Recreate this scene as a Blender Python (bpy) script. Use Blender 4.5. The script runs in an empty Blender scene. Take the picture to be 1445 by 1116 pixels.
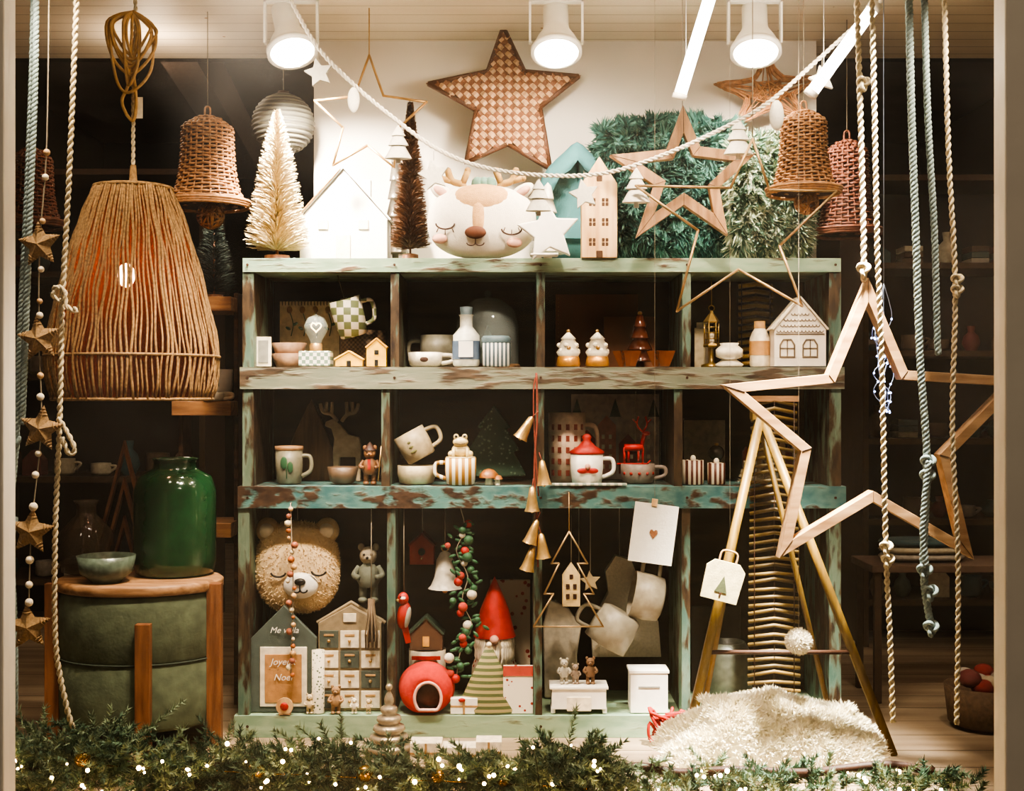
import bpy, math, random
from mathutils import Vector as V, Matrix as M, noise
random.seed(7)
pi=math.pi; sin=math.sin; cos=math.cos
R=random.random
def U(a,b): return a+(b-a)*R()
CAMZ=.868; D=3.2; F=1778.0; CEIL=1.858
def S(y): return (D+y)/F
def W(px,py,y=0):
    s=S(y); return V(((px-722.5)*s,y,CAMZ+(558-py)*s))
SURF={'top':1.2165,'r1':.9425,'r2':.6395,'r3':.0585,'floor':0.0005}
# ---------------------------------------------------------------- materials
def lin(h):
    h=h.lstrip('#'); c=[int(h[i:i+2],16)/255 for i in (0,2,4)]
    return tuple([x/12.92 if x<.04045 else ((x+.055)/1.055)**2.4 for x in c]+[1])
class NT:
    def __init__(s,name):
        m=bpy.data.materials.new(name); m.use_nodes=True; s.m=m; s.n=m.node_tree.nodes; s.l=m.node_tree.links
        s.p=s.n['Principled BSDF']; s.tc=s.n.new('ShaderNodeTexCoord').outputs['Object']
    def new(s,t,**k):
        n=s.n.new(t)
        for a,b in k.items(): setattr(n,a,b)
        return n
    def noise(s,scale,detail=3,stretch=None):
        n=s.new('ShaderNodeTexNoise'); n.inputs['Scale'].default_value=scale; n.inputs['Detail'].default_value=detail
        if stretch:
            mp=s.new('ShaderNodeMapping'); mp.inputs['Scale'].default_value=stretch
            s.l.new(s.tc,mp.inputs[0]); s.l.new(mp.outputs[0],n.inputs['Vector'])
        else: s.l.new(s.tc,n.inputs['Vector'])
        return n.outputs['Fac']
    def ramp(s,src,a,b):
        r=s.new('ShaderNodeMapRange'); r.inputs[1].default_value=a; r.inputs[2].default_value=b
        s.l.new(src,r.inputs[0]); return r.outputs[0]
    def mix(s,f,a,b):
        x=s.new('ShaderNodeMix',data_type='RGBA')
        if isinstance(f,(int,float)): x.inputs[0].default_value=f
        else: s.l.new(f,x.inputs[0])
        for i,c in ((6,a),(7,b)):
            if isinstance(c,tuple): x.inputs[i].default_value=c
            else: s.l.new(c,x.inputs[i])
        return x.outputs[2]
    def math(s,op,a,b=None):
        x=s.new('ShaderNodeMath',operation=op)
        for i,c in ((0,a),(1,b)):
            if c is None: continue
            if isinstance(c,(int,float)): x.inputs[i].default_value=c
            else: s.l.new(c,x.inputs[i])
        return x.outputs[0]
    def col(s,c): s.l.new(c,s.p.inputs['Base Color'])
    def bump(s,h,st=.3,d=.002):
        b=s.new('ShaderNodeBump'); b.inputs['Strength'].default_value=st; b.inputs['Distance'].default_value=d
        s.l.new(h,b.inputs['Height']); s.l.new(b.outputs[0],s.p.inputs['Normal'])
_c={}
def mt(h,rough=.6,metal=0,var=.18,scale=60,bump=.25,emit=0,alpha=1,trans=0,name=None,coat=0):
    key=(h,rough,metal,var,scale,bump,emit,alpha,trans)
    if key in _c: return _c[key]
    t=NT(name or 'mat_'+h.strip('#')); c=lin(h); p=t.p
    n=t.noise(scale)
    a=tuple(x*(1-var) for x in c[:3])+(1,); b=tuple(min(1,x*(1+var)) for x in c[:3])+(1,)
    t.col(t.mix(t.ramp(n,.3,.7),a,b)); p.inputs['Roughness'].default_value=rough; p.inputs['Metallic'].default_value=metal
    if bump: t.bump(t.noise(scale*4),bump)
    if emit: p.inputs['Emission Color'].default_value=c; p.inputs['Emission Strength'].default_value=emit
    if alpha<1: p.inputs['Alpha'].default_value=alpha
    if trans: p.inputs['Transmission Weight'].default_value=trans
    if coat: p.inputs['Coat Weight'].default_value=coat
    _c[key]=t.m; return t.m
def wood(h1,h2,axis='x',sc=14,rough=.5):
    key=('w',h1,h2,axis,sc)
    if key in _c: return _c[key]
    t=NT('wood_'+h1.strip('#')); st={'x':(.12,1,1),'z':(1,1,.12)}[axis]
    n=t.noise(sc*5,5,st); t.col(t.mix(t.ramp(n,.35,.65),lin(h1),lin(h2))); t.p.inputs['Roughness'].default_value=rough
    t.bump(n,.3); _c[key]=t.m; return t.m
def stripe(h1,h2,period,axis='X',duty=.5,rough=.5):
    key=('s',h1,h2,period,axis,duty)
    if key in _c: return _c[key]
    t=NT('stripe_'+h1.strip('#')); sp=t.new('ShaderNodeSeparateXYZ'); t.l.new(t.tc,sp.inputs[0])
    f=t.math('FRACT',t.math('ADD',t.math('DIVIDE',sp.outputs[axis],period),100.25)); g=t.math('GREATER_THAN',f,duty)
    t.col(t.mix(g,lin(h1),lin(h2))); t.p.inputs['Roughness'].default_value=rough; _c[key]=t.m; return t.m
def checker(h1,h2,size,rot=0,rough=.5,bump=0):
    t=NT('check_'+h1.strip('#')); mp=t.new('ShaderNodeMapping'); mp.inputs['Rotation'].default_value=(0,rot,0); mp.inputs['Location'].default_value=(.003,.5,.003)
    t.l.new(t.tc,mp.inputs[0]); sp=t.new('ShaderNodeSeparateXYZ'); t.l.new(mp.outputs[0],sp.inputs[0])
    a=t.math('FLOOR',t.math('DIVIDE',sp.outputs['X'],size)); b=t.math('FLOOR',t.math('DIVIDE',sp.outputs['Z'],size))
    m=t.math('ABSOLUTE',t.math('MODULO',t.math('ADD',a,b),2.0))
    n=t.noise(30); c1=t.mix(n,lin(h1),tuple(x*.6 for x in lin(h1)[:3])+(1,))
    t.col(t.mix(m,c1,lin(h2))); t.p.inputs['Roughness'].default_value=rough
    if bump: t.bump(m,bump,.004)
    return t.m
def dots(h1,h2,scale,th=.25,rough=.7):
    t=NT('dots_'+h1.strip('#')); v=t.new('ShaderNodeTexVoronoi'); v.inputs['Scale'].default_value=scale; t.l.new(t.tc,v.inputs['Vector'])
    t.col(t.mix(t.math('LESS_THAN',v.outputs['Distance'],th),lin(h1),lin(h2))); t.p.inputs['Roughness'].default_value=rough; return t.m
def paint(name,cols,brown1,brown2,cover,stretch,bs=1.0):
    t=NT(name); n1=t.noise(9,4,stretch); n2=t.noise(4.2,2,stretch); n3=t.noise(70,5,tuple(x*.6 for x in stretch)); 
    c=t.mix(t.ramp(n2,.46,.54),lin(cols[0]),lin(cols[1])); c=t.mix(t.ramp(n3,.35,.75),c,lin(cols[2]))
    w=t.mix(t.ramp(t.noise(60,5,stretch),.3,.7),lin(brown1),lin(brown2))
    mask=t.ramp(t.math('ADD',t.math('MULTIPLY',n1,.55),t.math('MULTIPLY',n3,.45)),cover,cover+.06)
    t.col(t.mix(mask,c,w)); t.p.inputs['Roughness'].default_value=.5; t.bump(t.math('ADD',mask,n3),.5,.002); return t.m
def emis(h,st,name):
    t=NT(name); t.p.inputs['Emission Color'].default_value=lin(h); t.p.inputs['Emission Strength'].default_value=st; t.p.inputs['Base Color'].default_value=lin(h); return t.m
# ---------------------------------------------------------------- builder
def sph(n=1): 
    d=V((random.gauss(0,1),random.gauss(0,1),random.gauss(0,1))); d.normalize(); return d
def smooth(pts,k=6,closed=False):
    P=[V(p) for p in pts]; n=len(P); out=[]
    rng=range(n if closed else n-1)
    for i in rng:
        if closed: a,b,c,d=P[(i-1)%n],P[i],P[(i+1)%n],P[(i+2)%n]
        else: a,b,c,d=P[max(i-1,0)],P[i],P[i+1],P[min(i+2,n-1)]
        for j in range(k):
            t=j/k; out.append(.5*((2*b)+(c-a)*t+(2*a-5*b+4*c-d)*t*t+(3*b-a-3*c+d)*t**3))
    if not closed: out.append(P[-1])
    return out
class B:
    def __init__(s,name,px,py,y=0,rz=0,ry=0,rx=0):
        s.name=name; s.v=[]; s.f=[]; s.mi=[]; s.sm=[]; s.mats=[]; s.sc=S(y); s.px=px; s.py=py
        s.o=V(((px-722.5)*s.sc,y,SURF[py])) if isinstance(py,str) else W(px,py,y)
        s.M=M.Rotation(rz,4,'Z')@M.Rotation(ry,4,'Y')@M.Rotation(rx,4,'X')@M.Scale(s.sc,4); s.X=M.Identity(4); s.nocap=False
    def L(s,x,y,d=0): return V((x-s.px,d,s.py-y))
    def add(s,vs,fs,mat,sm=True):
        o=len(s.v); T=s.M@s.X
        s.v.extend([T@V(a) for a in vs]); s.f.extend([[i+o for i in f] for f in fs])
        if mat not in s.mats: s.mats.append(mat)
        k=s.mats.index(mat); s.mi+= [k]*len(fs); s.sm+=[sm]*len(fs)
    def box(s,c,sz,mat,ry=0,rz=0,rx=0):
        T=M.Translation(V(c))@M.Rotation(rz,4,'Z')@M.Rotation(ry,4,'Y')@M.Rotation(rx,4,'X')
        vs=[T@V((x*sz[0]/2,y*sz[1]/2,z*sz[2]/2)) for x in(-1,1) for y in(-1,1) for z in(-1,1)]
        s.add(vs,[(0,1,3,2),(4,6,7,5),(0,4,5,1),(2,3,7,6),(0,2,6,4),(1,5,7,3)],mat,False); return s
    def lathe(s,pr,mat,seg=28,c=(0,0,0),rx=0,ry=0,sm=True,sx=1,sy=1):
        T=M.Translation(V(c))@M.Rotation(ry,4,'Y')@M.Rotation(rx,4,'X'); vs=[];fs=[]
        for r,z in pr:
            for i in range(seg):
                a=2*pi*i/seg; vs.append(T@V((r*cos(a)*sx,r*sin(a)*sy,z)))
        for j in range(len(pr)-1):
            for i in range(seg):
                k=(i+1)%seg; fs.append((j*seg+i,j*seg+k,(j+1)*seg+k,(j+1)*seg+i))
        s.add(vs,fs,mat,sm)
        if not s.nocap:
            for e,rev in ((0,1),(len(pr)-1,0)):
                if pr[e][0]>1e-3:
                    f=list(range(seg)); s.add(vs[e*seg:(e+1)*seg],[f[::-1] if rev else f],mat,False)
        return s
    def tube(s,pts,r,mat,seg=6,closed=False):
        P=[V(p) for p in pts]; n=len(P); vs=[];fs=[];pu=None
        for i in range(n):
            if closed: t=P[(i+1)%n]-P[i-1]
            else: t=P[min(i+1,n-1)]-P[max(i-1,0)]
            if t.length<1e-9: t=V((0,0,1))
            t.normalize()
            u=t.orthogonal() if pu is None else pu-t*pu.dot(t)
            if u.length<1e-6: u=t.orthogonal()
            u.normalize(); pu=u; w=t.cross(u); rr=r(i/(n-1)) if callable(r) else r
            for k in range(seg):
                a=2*pi*k/seg; vs.append(P[i]+(u*cos(a)+w*sin(a))*rr)
        for i in range(n if closed else n-1):
            j=(i+1)%n
            for k in range(seg):
                l=(k+1)%seg; fs.append((i*seg+k,i*seg+l,j*seg+l,j*seg+k))
        if not closed: fs.append(list(range(seg))[::-1]); fs.append([(n-1)*seg+k for k in range(seg)])
        s.add(vs,fs,mat,True); return s
    def ball(s,c,r,mat,seg=18,rings=11,p=1.0,ry=0,fn=None):
        if not hasattr(r,'__len__'): r=(r,r,r)
        T=M.Translation(V(c))@M.Rotation(ry,4,'Y'); vs=[];fs=[]
        g=lambda a:(abs(a)**p)*(1 if a>=0 else -1)
        for j in range(rings+1):
            b=-pi/2+pi*j/rings
            for i in range(seg):
                a=2*pi*i/seg; d=V((cos(b)*cos(a),cos(b)*sin(a),sin(b)))
                q=V((r[0]*g(d.x),r[1]*d.y,r[2]*g(d.z)))
                if fn: q=fn(q)
                vs.append(T@q)
        for j in range(rings):
            for i in range(seg):
                k=(i+1)%seg; fs.append((j*seg+i,j*seg+k,(j+1)*seg+k,(j+1)*seg+i))
        s.add(vs,fs,mat,True); return s
    def prism(s,poly,y0,y1,mat,sm=False):
        n=len(poly); vs=[(x,y0,z) for x,z in poly]+[(x,y1,z) for x,z in poly]
        fs=[list(range(n)),list(range(n,2*n))[::-1]]+[(i,i+n,(i+1)%n+n,(i+1)%n) for i in range(n)]
        s.add(vs,fs,mat,sm); return s
    def ring(s,o,q,y0,y1,mat):
        n=len(o); vs=[(x,y,z) for (pl,y) in ((o,y0),(q,y0),(o,y1),(q,y1)) for x,z in pl]; fs=[]
        for i in range(n):
            j=(i+1)%n
            fs+=[(i,j,n+j,n+i),(2*n+i,3*n+i,3*n+j,2*n+j),(i,2*n+i,2*n+j,j),(n+i,n+j,3*n+j,3*n+i)]
        s.add(vs,fs,mat,False); return s
    def spikes(s,items,L,w,mat,jit=.5,droop=0):
        vs=[];fs=[]
        for p,n in items:
            d=(n+sph()*jit); d.z-=droop; d.normalize(); q=d.cross(sph()); q.normalize(); l=L*U(.6,1.15); k=len(vs)
            vs+= [p-q*w,p+q*w,p+d*l]; fs.append((k,k+1,k+2))
        s.add(vs,fs,mat,False); return s
    def rope(s,path,r,mat,strands=2,pitch=None,seg=5):
        pitch=pitch or r*5; P=[V(p) for p in path]; step=pitch/7; Q=[]; 
        acc=0
        for i in range(len(P)-1):
            a,b=P[i],P[i+1]; l=(b-a).length; t=acc
            while t<l: Q.append(a+(b-a)*(t/l)); t+=step
            acc=t-l
        for k in range(strands):
            pts=[]
            for i,q in enumerate(Q):
                t=Q[min(i+1,len(Q)-1)]-Q[max(0,i-1)]; t.normalize()
                u=t.cross(V((0,1,0))); 
                if u.length<.01: u=V((1,0,0))
                u.normalize(); w=t.cross(u); a=2*pi*(i/7.0)+2*pi*k/strands
                pts.append(q+(u*cos(a)+w*sin(a))*r*.52)
            if len(pts)>2: s.tube(pts,r*.56,mat,seg)
        return s
    def knot(s,c,r,mat,th=.36):
        pts=[]; c=V(c)
        for i in range(40):
            t=2*pi*i/40
            pts.append(c+V(((sin(t)+2*sin(2*t))*r/3,-sin(3*t)*r*.5,(cos(t)-2*cos(2*t))*r/3*1.3)))
        s.tube(pts,r*th,mat,6,True); return s
    def string(s,x,z,mat,r=.6,top=None,d=0):
        ztop=((CEIL-.0002)-s.o.z)/s.sc if top is None else top
        s.tube([(x,d,z),(x,d,ztop)],r,mat,4); return s
    def done(s,bev=0,seg=2):
        me=bpy.data.meshes.new(s.name); me.from_pydata([tuple(a) for a in s.v],[],s.f)
        for m in s.mats: me.materials.append(m)
        me.polygons.foreach_set('material_index',s.mi); me.polygons.foreach_set('use_smooth',s.sm); me.update()
        ob=bpy.data.objects.new(s.name,me); ob.location=s.o; bpy.context.collection.objects.link(ob)
        if bev:
            b=ob.modifiers.new('b','BEVEL'); b.width=bev*s.sc; b.segments=seg; b.limit_method='ANGLE'; b.angle_limit=.9
        return ob
def star(R_,r_,rot=0,n=5,sq=1):
    return [((R_ if i%2==0 else r_)*sin(rot+pi*i/n)*-1,(R_ if i%2==0 else r_)*cos(rot+pi*i/n)*sq) for i in range(2*n)]
def offset_in(poly,w):
    n=len(poly); out=[]; ar=sum(poly[i][0]*poly[(i+1)%n][1]-poly[(i+1)%n][0]*poly[i][1] for i in range(n))
    sg=1 if ar>0 else -1
    for i in range(n):
        a=V(poly[i-1]);b=V(poly[i]);c=V(poly[(i+1)%n]); e1=(b-a).normalized(); e2=(c-b).normalized()
        n1=V((-e1.y,e1.x))*sg; n2=V((-e2.y,e2.x))*sg; m=(n1+n2); k=w*2/max(.15,m.length_squared); out.append(tuple(b+m*k/1.0))
    return out
def wbox(name,x0,x1,y0,y1,z0,z1,mat,bev=0):
    me=bpy.data.meshes.new(name); c=V(((x0+x1)/2,(y0+y1)/2,(z0+z1)/2)); h=V((x1-x0,y1-y0,z1-z0))/2
    vs=[(x*h.x,y*h.y,z*h.z) for x in(-1,1) for y in(-1,1) for z in(-1,1)]
    me.from_pydata(vs,[],[(0,1,3,2),(4,6,7,5),(0,4,5,1),(2,3,7,6),(0,2,6,4),(1,5,7,3)]); me.materials.append(mat)
    ob=bpy.data.objects.new(name,me); ob.location=c; bpy.context.collection.objects.link(ob)
    if bev: b=ob.modifiers.new('b','BEVEL'); b.width=bev; b.segments=2
    return ob
def parent(name,kids,loc=(0,0,0)):
    e=bpy.data.objects.new(name,None); e.location=loc; bpy.context.collection.objects.link(e)
    for k in kids: k.parent=e; k.matrix_parent_inverse=M.Translation(-V(loc))
    return e
# palette
TAN=mt('#b08a5c',.7); CREAM=mt('#e9dcc4',.6); WHITE=mt('#f1ebe0',.45,var=.05,bump=.1); BLACK=mt('#151312',.5,var=.1)
THREAD=mt('#8f8370',.8); JUTE=mt('#94744c',.9,var=.45,scale=150); BEIGE=mt('#cdbe9e',.9,var=.25,scale=200,bump=.6); BLUE=mt('#8fa09d',.9,var=.2,scale=200,bump=.6)
WICK=mt('#b08054',.5,var=.4,scale=90); WICKR=mt('#74412c',.6,var=.35,scale=90); GOLD=mt('#c29a62',.35,.7); GOLDW=mt('#a58860',.4,.5)
OAK=wood('#85603f','#b58c66','x'); OAKZ=wood('#6c4228','#946240','z'); LWOOD=wood('#b68a5c','#dcb98c','z',10); DWOOD=wood('#3a2418','#5a3a24','x')
RED=mt('#a5221a',.6); GREEN=mt('#2e5a3a',.6); DBROWN=mt('#3d2314',.6); GREY=mt('#8d8a80',.6); PINK=mt('#d0a08c',.7); TEAL=mt('#4c8286',.85,var=.1,bump=.4)
GLASSC=mt('#c9d4d0',.05,alpha=.22,var=.02,bump=0); AMBER=mt('#8a4c26',.1,var=.2,bump=0,alpha=.85)
FELT=mt('#e4decf',.9,var=.08,scale=150,bump=.5)
# ---------------------------------------------------------------- room
def room():
    t=NT('ceiling_planks'); sp=t.new('ShaderNodeSeparateXYZ'); t.l.new(t.tc,sp.inputs[0])
    f=t.math('FRACT',t.math('DIVIDE',sp.outputs['Y'],.075)); g=t.math('LESS_THAN',f,.05)
    n=t.noise(6,4,(.2,1,1)); c=t.mix(t.ramp(n,.3,.7),lin('#dccdb4'),lin('#efe4d0')); 
    v=t.new('ShaderNodeTexVoronoi'); v.inputs['Scale'].default_value=9; t.l.new(t.tc,v.inputs['Vector'])
    c=t.mix(t.math('LESS_THAN',v.outputs['Distance'],.045),c,lin('#a8845c')); t.col(t.mix(g,c,lin('#a39580')))
    t.p.inputs['Roughness'].default_value=.6; t.bump(g,-.5,.004)
    wbox('ceiling',-2.4,2.4,-.8,.5,CEIL,CEIL+.06,t.m)
    dark=mt('#2e2420',.9,var=.3,scale=4); dk2=mt('#1d1714',.95,var=.25,scale=4)
    wbox('ceiling_interior',-2.4,2.4,.5,4.2,2.35,2.42,mt('#4a4038',.9,var=.2,scale=5))
    wbox('trim_header',-2.4,2.4,.5,.54,CEIL,2.35,dark)
    wbox('wall_rear',-2.4,2.4,4.2,4.26,-.06,2.42,dk2); wbox('wall_left',-2.46,-2.4,-.8,4.2,-.06,2.42,dk2); wbox('wall_right',2.4,2.46,-.8,4.2,-.06,2.42,dk2)
    t=NT('floor_boards'); n=t.noise(8,5,(.25,2,1)); c=t.mix(t.ramp(n,.3,.7),lin('#86735e'),lin('#b09c82'))
    sp=t.new('ShaderNodeSeparateXYZ'); t.l.new(t.tc,sp.inputs[0]); g=t.math('LESS_THAN',t.math('FRACT',t.math('DIVIDE',sp.outputs['Y'],.14)),.03)
    t.col(t.mix(g,c,lin('#3a2c20'))); t.p.inputs['Roughness'].default_value=.4
    wbox('floor',-2.4,2.4,-.8,4.2,-.06,0,t.m)
    wl=mt('#efe6d8',.8,var=.04,scale=5,bump=.1,name='plaster')
    s=S(.32); wbox('wall_back',(443-722.5)*s,(1152-722.5)*s,.32,.38,0,CEIL,wl)
    b=wbox('ceiling_beam',-.07,.07,-1.8,1.8,-.1,.1,mt('#6a5d52',.8)); b.location=(-1.35,2.4,2.24); b.rotation_euler=(0,0,.1)
    fr=mt('#f8f0e2',.5,var=.04,scale=8)
    y0,y1=-.82,-.76; s=S(-.79)
    k=[wbox('frame_left',(-60-722.5)*s,(14-722.5)*s,y0,y1,-.05,1.9,fr,.004),wbox('frame_right',(1410-722.5)*s,(1500-722.5)*s,y0,y1,-.05,1.9,fr,.004),
       wbox('frame_top',(-60-722.5)*s,(1500-722.5)*s,y0,y1,1.9,1.98,fr,.004),wbox('frame_sill',(-60-722.5)*s,(1500-722.5)*s,-.86,y1,-.09,-.05,fr,.004)]
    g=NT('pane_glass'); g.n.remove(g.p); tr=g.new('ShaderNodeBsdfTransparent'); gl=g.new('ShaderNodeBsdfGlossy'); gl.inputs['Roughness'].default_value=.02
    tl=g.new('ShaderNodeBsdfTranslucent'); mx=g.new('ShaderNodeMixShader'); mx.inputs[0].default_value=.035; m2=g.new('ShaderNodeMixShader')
    g.l.new(g.math('MULTIPLY',g.ramp(g.noise(1.6,3),.3,.7),.05),m2.inputs[0])  # glare haze put into the glass as a noise-masked translucent share
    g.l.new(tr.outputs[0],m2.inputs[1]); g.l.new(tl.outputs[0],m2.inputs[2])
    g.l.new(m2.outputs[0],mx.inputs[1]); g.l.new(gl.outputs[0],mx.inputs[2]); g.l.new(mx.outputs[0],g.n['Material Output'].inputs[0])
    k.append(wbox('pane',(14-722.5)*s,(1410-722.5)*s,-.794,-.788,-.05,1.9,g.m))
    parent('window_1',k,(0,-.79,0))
    wbox('trim_front',-2.4,2.4,-.84,-.80,-.6,-.095,BLACK)
room()
# ---------------------------------------------------------------- shelf unit
PT=paint('paint_teal',('#64887a','#7d937a','#9aa98f'),'#35261b','#6b5440',.53,(.35,1,1.6))
PT2=paint('paint_brownteal',('#3a686a','#527f7a','#74948a'),'#291a12','#564030',.475,(.6,1,1.2))
PG=paint('paint_grey',('#747a69','#646656','#8f8c78'),'#32271d','#6a5846',.49,(.3,1,1.6))
PV=paint('paint_vertical',('#4a675c','#5f705f','#7f8f7c'),'#231812','#55432f',.45,(1.4,1,.35))
PB=paint('paint_base',('#7d9a82','#8ca68b','#a2b69c'),'#5c5a40','#7b7a5c',.57,(.35,1,1.2))
INN=wood('#241811','#3a291d','x',8,.8)
def shelf():
    b=B('cubby_shelf',722.5,558,0); Dp=.285/S(0)
    def bx(x0,x1,y0,y1,m,d0=0,d1=Dp): b.box(((x0+x1)/2-722.5,(d0+d1)/2,558-(y0+y1)/2),(x1-x0,d1-d0,y1-y0),m)
    bx(343,1186,364.5,384,PT,-3); bx(339,1191,518,549,PG,-4); bx(336,1193,686,717,PT2,-4); bx(331,1193,1009,1040,PB,-3)
    for y0,y1 in((384,518),(549,686),(717,1009)):
        bx(342 if y0<700 else 336,358 if y0<700 else 352,y0,y1,PV); bx(1170,1187,y0,y1,PV)
        o={384:(557,763,969),549:(544,762,957),717:(552,759,968)}[y0]
        for x in o: bx(x-6,x+6,y0,y1,PV)
    bx(337,1190,366,1038,INN,Dp-8,Dp-2)
    bx(331,1193,1040,1040.4,DWOOD,5)
    for yy in(374,533,702,1024):
        for x in(350,557,763,969,1178): b.lathe([(2,0),(2,.8)],DBROWN,8,(x-722.5,-4,558-yy),rx=pi/2)
    b.done(.8)
shelf()
# ---------------------------------------------------------------- generic makers
def mug(name,px,surf,y,w,h,m,side=1,ry=0,rin=None,taper=.9,handle=True,fat=3):
    b=B(name,px,surf,y,ry=ry); r=w/2
    b.lathe([(r*taper*.8,0),(r*taper,2),(r,h*.5),(r,h),(r-2,h),(r-3,h*.5),(r*taper-3,3),(.01,3)],m)
    if handle:
        b.tube(smooth([(side*r*.93,0,h*.82),(side*(r+w*.28),0,h*.78),(side*(r+w*.3),0,h*.4),(side*r*.93,0,h*.22)],6),fat,m,8)
    return b
def brush(name,px,surf,y,w,h,m,n=2600,trunk=12,base=True,tm=None,ln=1,ww=.8):
    b=B(name,px,surf,y); tm=tm or OAKZ
    if base: b.lathe([(w*.22,0),(w*.22,trunk*.5),(w*.08,trunk*.6)],tm,16)
    b.tube([(0,0,1),(0,0,h*.98)],w*.03,tm,6)
    vs=[];fs=[]
    for i in range(n):
        t=R()**1.25; z=trunk+(h-trunk)*t; rr=(w/2)*(1-t)**.72*ln+w*.04; a=i*2.399; d=V((cos(a),sin(a),U(.05,.45))); d.normalize()
        st=rr*U(0,.35); p=V((0,0,z))+d*st; l=max(4,rr*U(.75,1.12)-st)
        q=d.cross(sph()); q.normalize(); k=len(vs); vs+=[p-q*ww,p+q*ww,p+d*l+q*ww*.5,p+d*l-q*ww*.5]; fs.append((k,k+1,k+2,k+3))
    b.add(vs,fs,m,False); return b.done()
def house(name,px,surf,y,w,h,rh,d,m,mr=None,wins=(),wm=None,door=None,ry=0,rz=0):
    b=B(name,px,surf,y,ry=ry,rz=rz); q=w/2
    b.prism([(-q,0),(q,0),(q,h-rh),(0,h),(-q,h-rh)],-d/2,d/2,m)
    if mr:
        for sg in(-1,1):
            L=math.hypot(q,rh)*1.08; b.box((sg*q*.54,0,h-rh*.5+1),(L,d*1.15,2.5),mr,ry=sg*math.atan2(rh,q))
    for x,z,ww,hh in wins: b.box((x,-d/2-.2,z),(ww,1.2,hh),wm or BLACK)
    return b
def wirestar(name,px,py,y,pts,r,m,hang=True):
    b=B(name,px,py,y); P=[b.L(*p) for p in pts]
    for i in range(len(P)): b.tube([P[i],P[(i+1)%len(P)]],r,m,6)
    for p in P: b.ball(p,r*1.05,m,6,4)
    return b
def card(name,px,surf,y,w,h,m,t=1.5,ry=0,rx=0): 
    b=B(name,px,surf,y,ry=ry,rx=rx); b.box((0,0,h/2),(w,t,h),m); return b
def plight(name,loc,e,col=(1,.78,.55),r=.05):
    L=bpy.data.lights.new(name,'POINT'); L.energy=e; L.color=col; L.shadow_soft_size=r
    o=bpy.data.objects.new(name,L); o.location=loc; bpy.context.collection.objects.link(o)
# ---------------------------------------------------------------- pendant lamp
def pendant():
    b=B('pendant_lamp',188,563,-.12)
    pr=[(108,0),(112,12),(117,40),(118,62),(113,92),(101,145),(84,210),(66,265),(52,297)]
    def rad(z):
        for i in range(len(pr)-1):
            if pr[i][1]<=z<=pr[i+1][1]:
                t=(z-pr[i][1])/(pr[i+1][1]-pr[i][1]); return pr[i][0]*(1-t)+pr[i+1][0]*t
        return pr[-1][0]
    n=112
    for i in range(n):
        a=2*pi*(i+U(-.25,.25))/n; pts=[]; ph=R()*6; q=U(-1,1.6)
        for j in range(19):
            z=297*j/18; aa=a+.016*sin(j*.9+ph); r=rad(z)+q+1.3*sin(j*1.3+ph); pts.append((r*cos(aa),r*sin(aa),z))
        b.tube(pts,U(1.3,2.2),JUTE,5)
    b.nocap=True
    t=NT('shade_liner'); t.n.remove(t.p); tl=t.new('ShaderNodeBsdfTranslucent'); tl.inputs[0].default_value=lin('#8a4a2c'); tp=t.new('ShaderNodeBsdfTransparent'); mx=t.new('ShaderNodeMixShader'); mx.inputs[0].default_value=.6
    t.l.new(tp.outputs[0],mx.inputs[1]); t.l.new(tl.outputs[0],mx.inputs[2]); t.l.new(mx.outputs[0],t.n['Material Output'].inputs[0])
    b.lathe([(r-6,z) for r,z in pr],t.m,48)
    for z,r in((0,2.5),(60,2.2),(297,3)):
        b.tube([((rad(z)+1)*cos(t_*.1),(rad(z)+1)*sin(t_*.1),z) for t_ in range(63)],r,JUTE,6,True)
    b.nocap=False
    b.lathe([(52,296),(30,300),(6,303),(4,330)],JUTE,24)
    b.tube([(0,0,300),(0,0,200)],5,DBROWN,8); 
    bulb=emis('#ffb080',45,'bulb_glow'); b.ball((-8,-6,174),(12,12,17),bulb)
    zt=((CEIL-.0005)-b.o.z)/b.sc
    b.rope([(0,0,325),(0,0,460),(4,0,540),(2,0,zt)],3,BEIGE,2,18)
    cord=mt('#b8915c',.9,var=.2)
    for k in range(9):
        x=U(6,38); z0=U(440,520); b.tube(smooth([(0,-4,545),(-x,-6-k,528),(-x*.8,-8,z0-5),(U(-4,4),-8,z0-28),(x,-6-k,z0+3),(x*.9,-3,525),(0,-4,546)],6),2.3,cord,6)
    b.tube(smooth([(-8,-4,400),(-14,-6,420),(-4,-6,450),(0,-4,540)],6),2.6,cord,6); b.tube(smooth([(-8,-4,400),(2,-6,392),(6,-6,420),(0,-4,470)],6),2.6,cord,6)
    b.box((10,-4,410),(9,1,30),CREAM)
    b.done()
    plight('bulb_light',W(180,395,-.12)+V((0,-.03,0)),.45,(1,.48,.26),.02)
pendant()
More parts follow.
